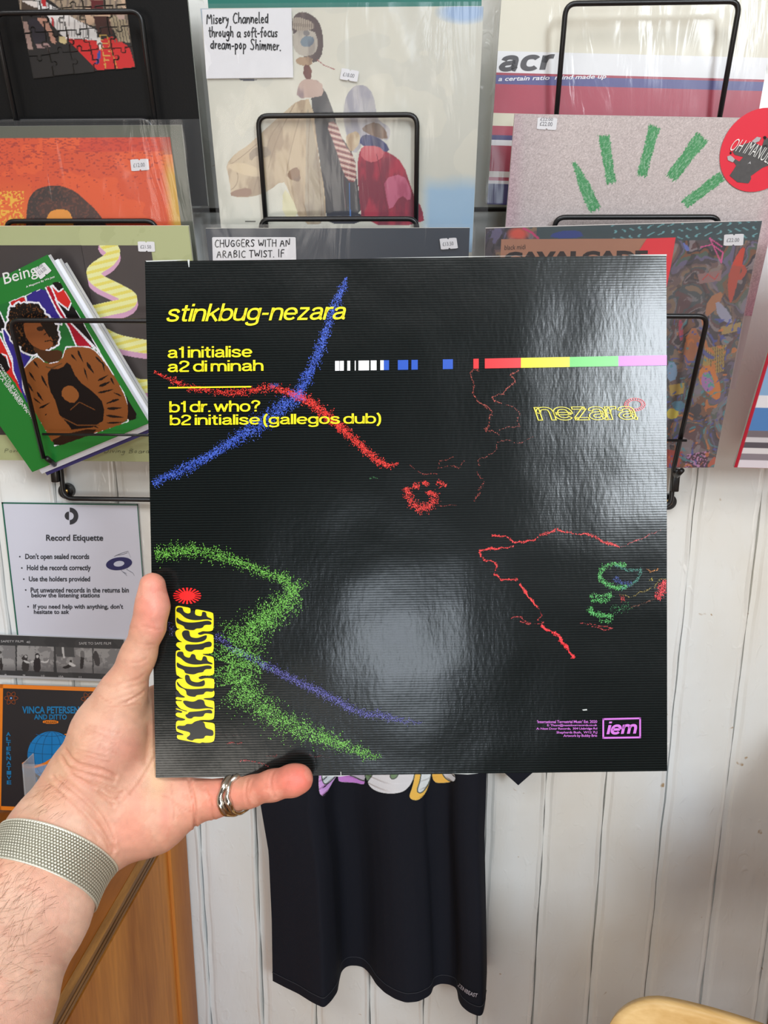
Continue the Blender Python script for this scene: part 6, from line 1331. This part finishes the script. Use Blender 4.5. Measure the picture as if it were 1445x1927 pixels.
def relax(V, Q, it, lam=.5):
    for _ in range(it):
        s = np.zeros_like(V); c = np.zeros(len(V))
        for a, b in ((0, 1), (1, 2), (2, 3), (3, 0)):
            np.add.at(s, Q[:, a], V[Q[:, b]]); np.add.at(s, Q[:, b], V[Q[:, a]]); np.add.at(c, Q[:, a], 1); np.add.at(c, Q[:, b], 1)
        V = V + lam * (s / c[:, None] - V)
    return V
HV = relax(HV, HQ, 3)
g_ = 1e-4; NRM = np.stack([sdf(HV + np.eye(3)[i] * g_) - sdf(HV - np.eye(3)[i] * g_) for i in range(3)], -1); NRM /= np.linalg.norm(NRM, axis=1)[:, None] + 1e-12
hpx = CX + FPX * HV[:, 0] / HV[:, 2]; hpy = CY + FPX * HV[:, 1] / HV[:, 2]; front = np.clip(-NRM[:, 2] * 2.2 + .15, 0, 1)
HP = Paint(hpx, hpy)
def bez(L, it=2):
    p = np.array(L, float)
    for _ in range(it):
        q = [p[0]]
        for i in range(len(p) - 1): q += [.75 * p[i] + .25 * p[i + 1], .25 * p[i] + .75 * p[i + 1]]
        p = np.array(q + [p[-1]])
    return p
disp = np.zeros(len(HV)); crease = np.zeros(len(HV))
def groove(L, depth, w, red=.5, bulge=.35):
    """a skin crease along L (pixels), depth in mm, width in px"""
    global disp, crease
    L = bez(L); lo_, hi_ = L.min(0) - 6 * w, L.max(0) + 6 * w
    m = (hpx > lo_[0]) & (hpx < hi_[0]) & (hpy > lo_[1]) & (hpy < hi_[1]); s = Paint(hpx[m], hpy[m]); d = s.dist(L)
    disp[m] -= depth * .001 * (np.exp(-(d / w) ** 2) - bulge * np.exp(-((d - 2.3 * w) / (1.3 * w)) ** 2)) * front[m]; crease[m] = np.maximum(crease[m], red * np.exp(-(d / w) ** 2) * front[m])
k1 = lambda L: [(180 + u / 6.883, 1060 + v / 6.883) for u, v in L]
k2 = lambda L: [(80 + u / 4.817, 1280 + v / 4.817) for u, v in L]
k3 = lambda L: [(340 + u / 5.16, 1420 + v / 5.16) for u, v in L]
k4 = lambda L: [(u / 6.02, 1500 + v / 6.02) for u, v in L]
# thumb
groove(k1([(590, 805), (680, 830), (760, 850), (850, 850)]), .55, 1.7); groove(k1([(360, 840), (420, 850), (520, 830)]), .3, 2.2, .2); groove(k1([(560, 1040), (650, 1065), (760, 1050)]), .25, 2.0, .25); groove(k1([(450, 1290), (560, 1290), (660, 1240)]), .3, 2.0, .3)
groove(k1([(400, 1800), (560, 1700), (680, 1610), (740, 1560)]), .6, 1.8, .6); groove(k1([(280, 1560), (400, 1540), (560, 1500), (620, 1440)]), .25, 2.2, .3); groove(k1([(380, 1625), (520, 1590), (640, 1545)]), .3, 1.8, .35); groove(k1([(200, 1760), (400, 1720), (560, 1660)]), .25, 1.8, .3)
groove(k1([(560, 240), (575, 330), (570, 420)]), .3, 3.0, .1)
# thenar: fine wrinkles running across
r_ = random.Random(5)
for i in range(26):
    v0 = 400 + i * 20 + r_.uniform(-6, 6); u0 = 400 - i * 6 + r_.uniform(-40, 30); ln_ = r_.uniform(160, 330)
    groove(k2([(u0, v0), (u0 + ln_ * .5, v0 + 32 + r_.uniform(-8, 8)), (u0 + ln_, v0 + 66 + r_.uniform(-10, 20))]), r_.uniform(.2, .42), r_.uniform(1.1, 1.7), .3)
for L, dp, w_ in (([(700, 215), (800, 180), (900, 120)], .5, 1.8), ([(560, 250), (760, 225), (900, 215)], .2, 1.5), ([(620, 200), (560, 180), (500, 120)], .2, 1.6),
    ([(210, 640), (300, 760), (440, 800), (600, 830), (660, 870)], .75, 3.0), ([(240, 790), (400, 860), (520, 880), (640, 920)], .6, 3.0), ([(330, 890), (430, 950), (560, 980), (640, 1030), (720, 1020)], .7, 3.2),
    ([(180, 700), (260, 850), (400, 960), (560, 1060), (640, 1130)], .7, 3.0), ([(460, 900), (600, 960), (680, 990)], .5, 2.4), ([(800, 1030), (880, 930), (960, 800), (1010, 700)], .5, 2.2), ([(520, 1000), (580, 1060), (650, 1080), (700, 1060)], .5, 2.6),
    ([(100, 880), (240, 1000), (370, 1100), (500, 1230), (590, 1380), (650, 1530)], .8, 3.2), ([(150, 870), (260, 950), (420, 1090), (540, 1200), (610, 1330), (650, 1450)], .6, 2.6), ([(60, 950), (200, 1060), (330, 1180), (470, 1330), (560, 1430), (600, 1530)], .45, 2.4), ([(960, 420), (960, 560), (930, 740)], .4, 5.0),
    ([(1165, 930), (1180, 1100), (1190, 1260)], .28, 1.8), ([(1330, 900), (1370, 1050), (1385, 1190), (1380, 1330)], .9, 2.6), ([(1090, 1040), (1180, 1080), (1260, 1200)], .15, 2.0), ([(1230, 1120), (1300, 1180), (1350, 1190)], .15, 1.6)):
    groove(k2(L), dp * 1.35, w_, .5)
# little finger
for L, dp, w_ in (([(85, 245), (120, 400), (140, 560), (140, 700)], .8, 2.2), ([(235, 320), (290, 450), (320, 620)], .7, 2.0), ([(650, 240), (625, 340), (640, 440), (670, 500)], .55, 2.0), ([(700, 250), (665, 330), (670, 420)], .25, 1.8), ([(900, 165), (870, 240), (880, 340), (920, 415)], .6, 1.9), ([(1040, 150), (1050, 220), (1035, 280)], .12, 3.0)):
    groove(k3(L), dp, w_, .5)
# forearm tendons and wrist
groove(k4([(800, 10), (960, 120), (1120, 300), (1230, 480), (1270, 640)]), .6, 3.2, .3); groove(k4([(900, 180), (1010, 330), (1100, 470)]), .3, 4, .1)
disp += .00018 * (fbm(hpx, hpy, .035, 3, 3) - .5) * 2 + .00030 * (fbm(hpx, hpy, .016, 3, 6) - .5) * 2
HV2 = HV + NRM * disp[:, None]
# skin colour: palm, flushed fingertips, paler pressed web and forearm
def g(px, py, sx, sy=None, rot=0): return np.exp(-HP.ell(px, py, sx, sy or sx, rot))
HP.fill((217, 166, 140))
n1 = fbm(hpx, hpy, .02, 4, 9); n2 = fbm(hpx, hpy, .09, 3, 19)
HP.fill((234, 190, 168), np.clip((hpy - 1620) / 80, 0, 1) * (hpx < 260), .9); HP.fill((232, 196, 172), g(110, 1545, 80, 45, .5), .6)
HP.fill((232, 132, 116), g(285, 1125, 36, 60), .75); HP.fill((236, 150, 136), g(300, 1160, 22, 50), .6); HP.fill((204, 142, 116), g(228, 1190, 26, 90, .45), .45)  # flush, plus painted shading: thumb brighter on the right, browner on the left
HP.fill((230, 158, 140), g(255, 1420, 45, 60), .40); HP.fill((224, 168, 160), g(190, 1400, 50, 60), .35); HP.fill((232, 150, 126), g(240, 1560, 70, 45), .55)
HP.fill((228, 124, 106), g(310, 1530, 12, 44), .55); HP.fill((232, 146, 124), g(350, 1500, 40, 60), .5); HP.fill((222, 122, 100), g(410, 1500, 40, 40), .6); HP.fill((224, 124, 104), g(480, 1490, 60, 40), .55); HP.fill((230, 112, 98), g(560, 1465, 50, 38), .85)
HP.fill((222, 186, 140), g(296, 1450, 20, 60), .7); HP.fill((224, 186, 144), g(278, 1375, 14, 70), .45); HP.fill((218, 176, 138), g(455, 1470, 16, 18), .4)
HP.fill((206, 156, 122), g(120, 1440, 30, 110, .55), .5)
HP.fill((216, 140, 122), n1 > .56, .16); HP.fill((238, 200, 176), n1 < .42, .18); HP.C *= (1 + (n2 - .5) * .10)[:, None]
HP.fill((196, 120, 96), crease, .55); HP.fill((206, 130, 96), g(58, 1830, 4), .5)
person = np_mesh('person', c2w(HV2), HQ, HP.C, None, None, True)
SK = attr_mat('skin', .46, .42, .22, 1500, .22); person.data.materials.append(SK)
tag(person, 'bare left hand and forearm gripping the black sleeve by its lower left corner', 'person')
# forearm and wrist hairs
def surf(px, py, lift=0):
    """first hit of the sight line with the arm"""
    px = np.asarray(px, float); py = np.asarray(py, float); dirs = np.stack([(px - CX) / FPX, (py - CY) / FPX, np.ones_like(px)], -1); z = np.full(px.shape, .33)
    for _ in range(60):
        d = sdf(dirs * z[..., None]); z = z + np.clip(d * .8, -.002, .01)
        if (np.abs(d) < 5e-5).all(): break
    P = dirs * z[..., None]; n_ = np.stack([sdf(P + np.eye(3)[i] * g_) - sdf(P - np.eye(3)[i] * g_) for i in range(3)], -1); n_ /= np.linalg.norm(n_, axis=-1)[..., None] + 1e-12
    return P, n_, d
def hairs(name, area_, n, L0, ang, lift, seed, w=.00006):
    r_ = np.random.default_rng(seed); a = np.array(area_, float); lo_, hi_ = a.min(0), a.max(0); pts = r_.uniform(lo_, hi_, (n * 4, 2)); ok = Paint(pts[:, 0], pts[:, 1]).inside(a); pts = pts[ok][:n]; n = len(pts)
    K_ = 7; th = r_.normal(ang, .20, n); cu = r_.normal(.0, .05, n) - .05; ln_ = r_.uniform(.5, 1.15, n) * L0; X = np.zeros((n, K_)); Y = np.zeros((n, K_)); X[:, 0], Y[:, 0] = pts.T
    for k in range(1, K_): t_ = th + cu * k; X[:, k] = X[:, k - 1] + np.cos(t_) * ln_ / K_; Y[:, k] = Y[:, k - 1] + np.sin(t_) * ln_ / K_
    P, N_, d = surf(X, Y); good = (np.abs(d) < 4e-4).all(1); P = P + N_ * (np.linspace(0, 1, K_) * lift * r_.uniform(.3, 1.2, (n, 1)))[..., None]; P = c2w(P)[good]
    V, Fc = [], []
    for h_ in P:
        v, f = tube_vf(list(h_), [w * (1 - .12 * k) for k in range(K_)], 3, off=len(V)); V += v; Fc += f
    o = mesh(name, V, Fc, mat('brown_hair', (136, 100, 74), .5, spec=.3), person, smooth=True); o['kind'] = 'stuff'; return o
hairs('arm_hair', [(2, 1625), (60, 1628), (110, 1665), (120, 1740), (90, 1830), (50, 1920), (2, 1925)], 120, 60, 2.75, .003, 3, .00005)
hairs('arm_hair', [(2, 1610), (70, 1622), (100, 1660), (50, 1760), (2, 1800)], 75, 66, 2.35, .004, 8, .00006)
hairs('wrist_hair', [(45, 1525), (90, 1470), (125, 1455), (140, 1480), (135, 1540), (90, 1530)], 55, 40, 2.5, .002, 5, .00005)

# ------------------------------------------------------------------ woven steel watch band round the wrist
def ring_on(c0, axis, half_w, ntheta, ns, lift, bow=0):
    """points of a band hugging the limb: march outwards from its axis until clear of the skin"""
    axis = axis / np.linalg.norm(axis); u = np.cross(axis, [0, 0, 1.]); u /= np.linalg.norm(u); w = np.cross(axis, u)
    th = np.linspace(0, 2 * math.pi, ntheta, endpoint=False); s = np.linspace(-half_w, half_w, ns); T, S2 = np.meshgrid(th, s, indexing='ij')
    n_ = np.cos(T)[..., None] * u + np.sin(T)[..., None] * w; c = c0 + S2[..., None] * axis; r = np.full(T.shape, .012)
    for _ in range(70): r = r + np.clip((lift - sdf(c + n_ * r[..., None])) * .8, -.002, .003)
    r = np.maximum(r, r[:, ::-1] * 0 + r.mean(1, keepdims=True) * .35 + r * .65)
    return c, n_, r, th, s
wa, wb = C(52, 1700, .447), C(118, 1577, .476); wax = wb - wa; wmid = C(88, 1632, .4625)
bc, bn, br, bth, bs = ring_on(wmid, wax, .0122, 96, 9, .0010)
br = (br + np.roll(br, 1, 0) + np.roll(br, -1, 0)) / 3; br = br * .5 + br.mean(1, keepdims=True) * .5
NTH, NSS = 620, 66
def up(A, closed=True):
    th2 = np.linspace(0, len(bth), NTH, endpoint=False); i0 = th2.astype(int) % len(bth); i1 = (i0 + 1) % len(bth); f = (th2 - th2.astype(int)); f = f.reshape(-1, *([1] * (A.ndim - 1)))
    B = A[i0] * (1 - f) + A[i1] * f; s2 = np.linspace(0, len(bs) - 1, NSS); j0 = np.minimum(s2.astype(int), len(bs) - 2); g2 = (s2 - j0).reshape(1, -1, *([1] * (A.ndim - 2)))
    return B[:, j0] * (1 - g2) + B[:, j0 + 1] * g2
c_, n_, r_b = up(bc), up(bn), up(br); n_ /= np.linalg.norm(n_, axis=-1)[..., None]
ti = np.arange(NTH)[:, None] / NTH * 112 * 2 * math.pi; si = np.linspace(0, 1, NSS)[None, :]
edge = np.clip((np.minimum(si, 1 - si)) / .045, 0, 1); ph = si * 13 * 2 * math.pi
wv = np.sin(ti * .5 + ph * .0 + np.floor(si * 26) * math.pi) * np.sin(si * 26 * math.pi) ; wv = np.abs(np.sin(ti * .5 + (np.floor(si * 15) % 2) * math.pi / 2)) ** .8 * np.abs(np.sin(si * 15 * math.pi)) ** .7
hgt = np.where(edge < 1, .0005, .00072 * wv); outer = c_ + n_ * (r_b + hgt)[..., None]; inner = c_ + n_ * (r_b - .0007)[..., None]
ring = np.concatenate([outer, inner[:, ::-1]], 1); m_ = ring.shape[1]; ix = np.arange(NTH * m_).reshape(NTH, m_); i2 = np.roll(ix, -1, 0); j2 = np.roll(ix, -1, 1); ij = np.roll(i2, -1, 1)
Vr = c2w(ring).reshape(-1, 3); cen = c2w(wmid); wb_ = tag(empty('watch_band', tuple(cen)), 'woven steel mesh watch band around the wrist', 'watch')
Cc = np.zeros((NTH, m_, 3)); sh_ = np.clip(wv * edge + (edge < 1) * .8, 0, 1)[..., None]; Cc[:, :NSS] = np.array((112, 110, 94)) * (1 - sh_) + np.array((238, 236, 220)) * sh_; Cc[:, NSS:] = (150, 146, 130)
steel = attr_mat('woven_steel', .34, .5); steel.node_tree.nodes['Principled BSDF'].inputs['Metallic'].default_value = .45
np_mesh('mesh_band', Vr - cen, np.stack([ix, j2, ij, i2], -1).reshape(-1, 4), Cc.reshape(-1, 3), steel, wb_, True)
# case on the back of the wrist, out of sight
ax_w = wax / np.linalg.norm(wax); side = np.cross(ax_w, [0, 0, 1.]); side /= np.linalg.norm(side); outn = np.cross(ax_w, side); outn = outn if outn[2] > 0 else -outn
rr0 = .0
for _ in range(60): rr0 += float(np.clip(.004 - sdf((wmid + outn * rr0)[None])[0], 0, .002))
Mw = np.stack([side, ax_w, outn], 1); B3 = np.stack([R, D, F], 1) @ Mw; cs = box('watch_case', (-.017, .017, -.02, .02, -.004, .006), mat('dark_watch_case', (30, 30, 34), .2, .6), wb_, bevel=.004)
cs.matrix_parent_inverse = Matrix.Identity(4); cs.matrix_local = Matrix.Translation(Vector(c2w(wmid + outn * rr0) - cen)) @ Matrix([list(map(float, r)) for r in B3]).to_4x4()

# ------------------------------------------------------------------ wavy silver ring on the little finger
fa, fb = C(402, 1499, .488), C(470, 1489, .480); SILV = mat('polished_silver', (226, 220, 212), .16, 1, bump=.06, bscale=900, c2=(190, 184, 176))
rg = tag(empty('finger_ring', tuple(c2w(C(438, 1495, .483)))), 'wavy double banded silver ring on the little finger', 'ring')
orr = np.array(rg.location)
RAX = np.array([1, -.12, -.62]); RAX /= np.linalg.norm(RAX)
for band_, (off_, rw) in enumerate(((-.0022, .0023), (.0020, .0019))):
    c_r, n_r, r_r, th_r, s_r = ring_on(C(447, 1493, .4825) + RAX * off_, RAX, 1e-5, 72, 2, .0010)
    ax_r = RAX; w_ = .0005 * np.sin(th_r * 3 + band_ * 2.2) + .0003 * np.sin(th_r * 7 + 1)
    P_ = c_r[:, 0] + n_r[:, 0] * r_r[:, :1] + ax_r * w_[:, None]; rad = rw * (1 + .20 * np.sin(th_r * 4 + band_) + .06 * np.sin(th_r * 9))
    V, Fc = tube_vf(list(c2w(P_) - orr), list(rad), 10, closed=True); mesh('silver_band', V, Fc, SILV, rg, smooth=True)
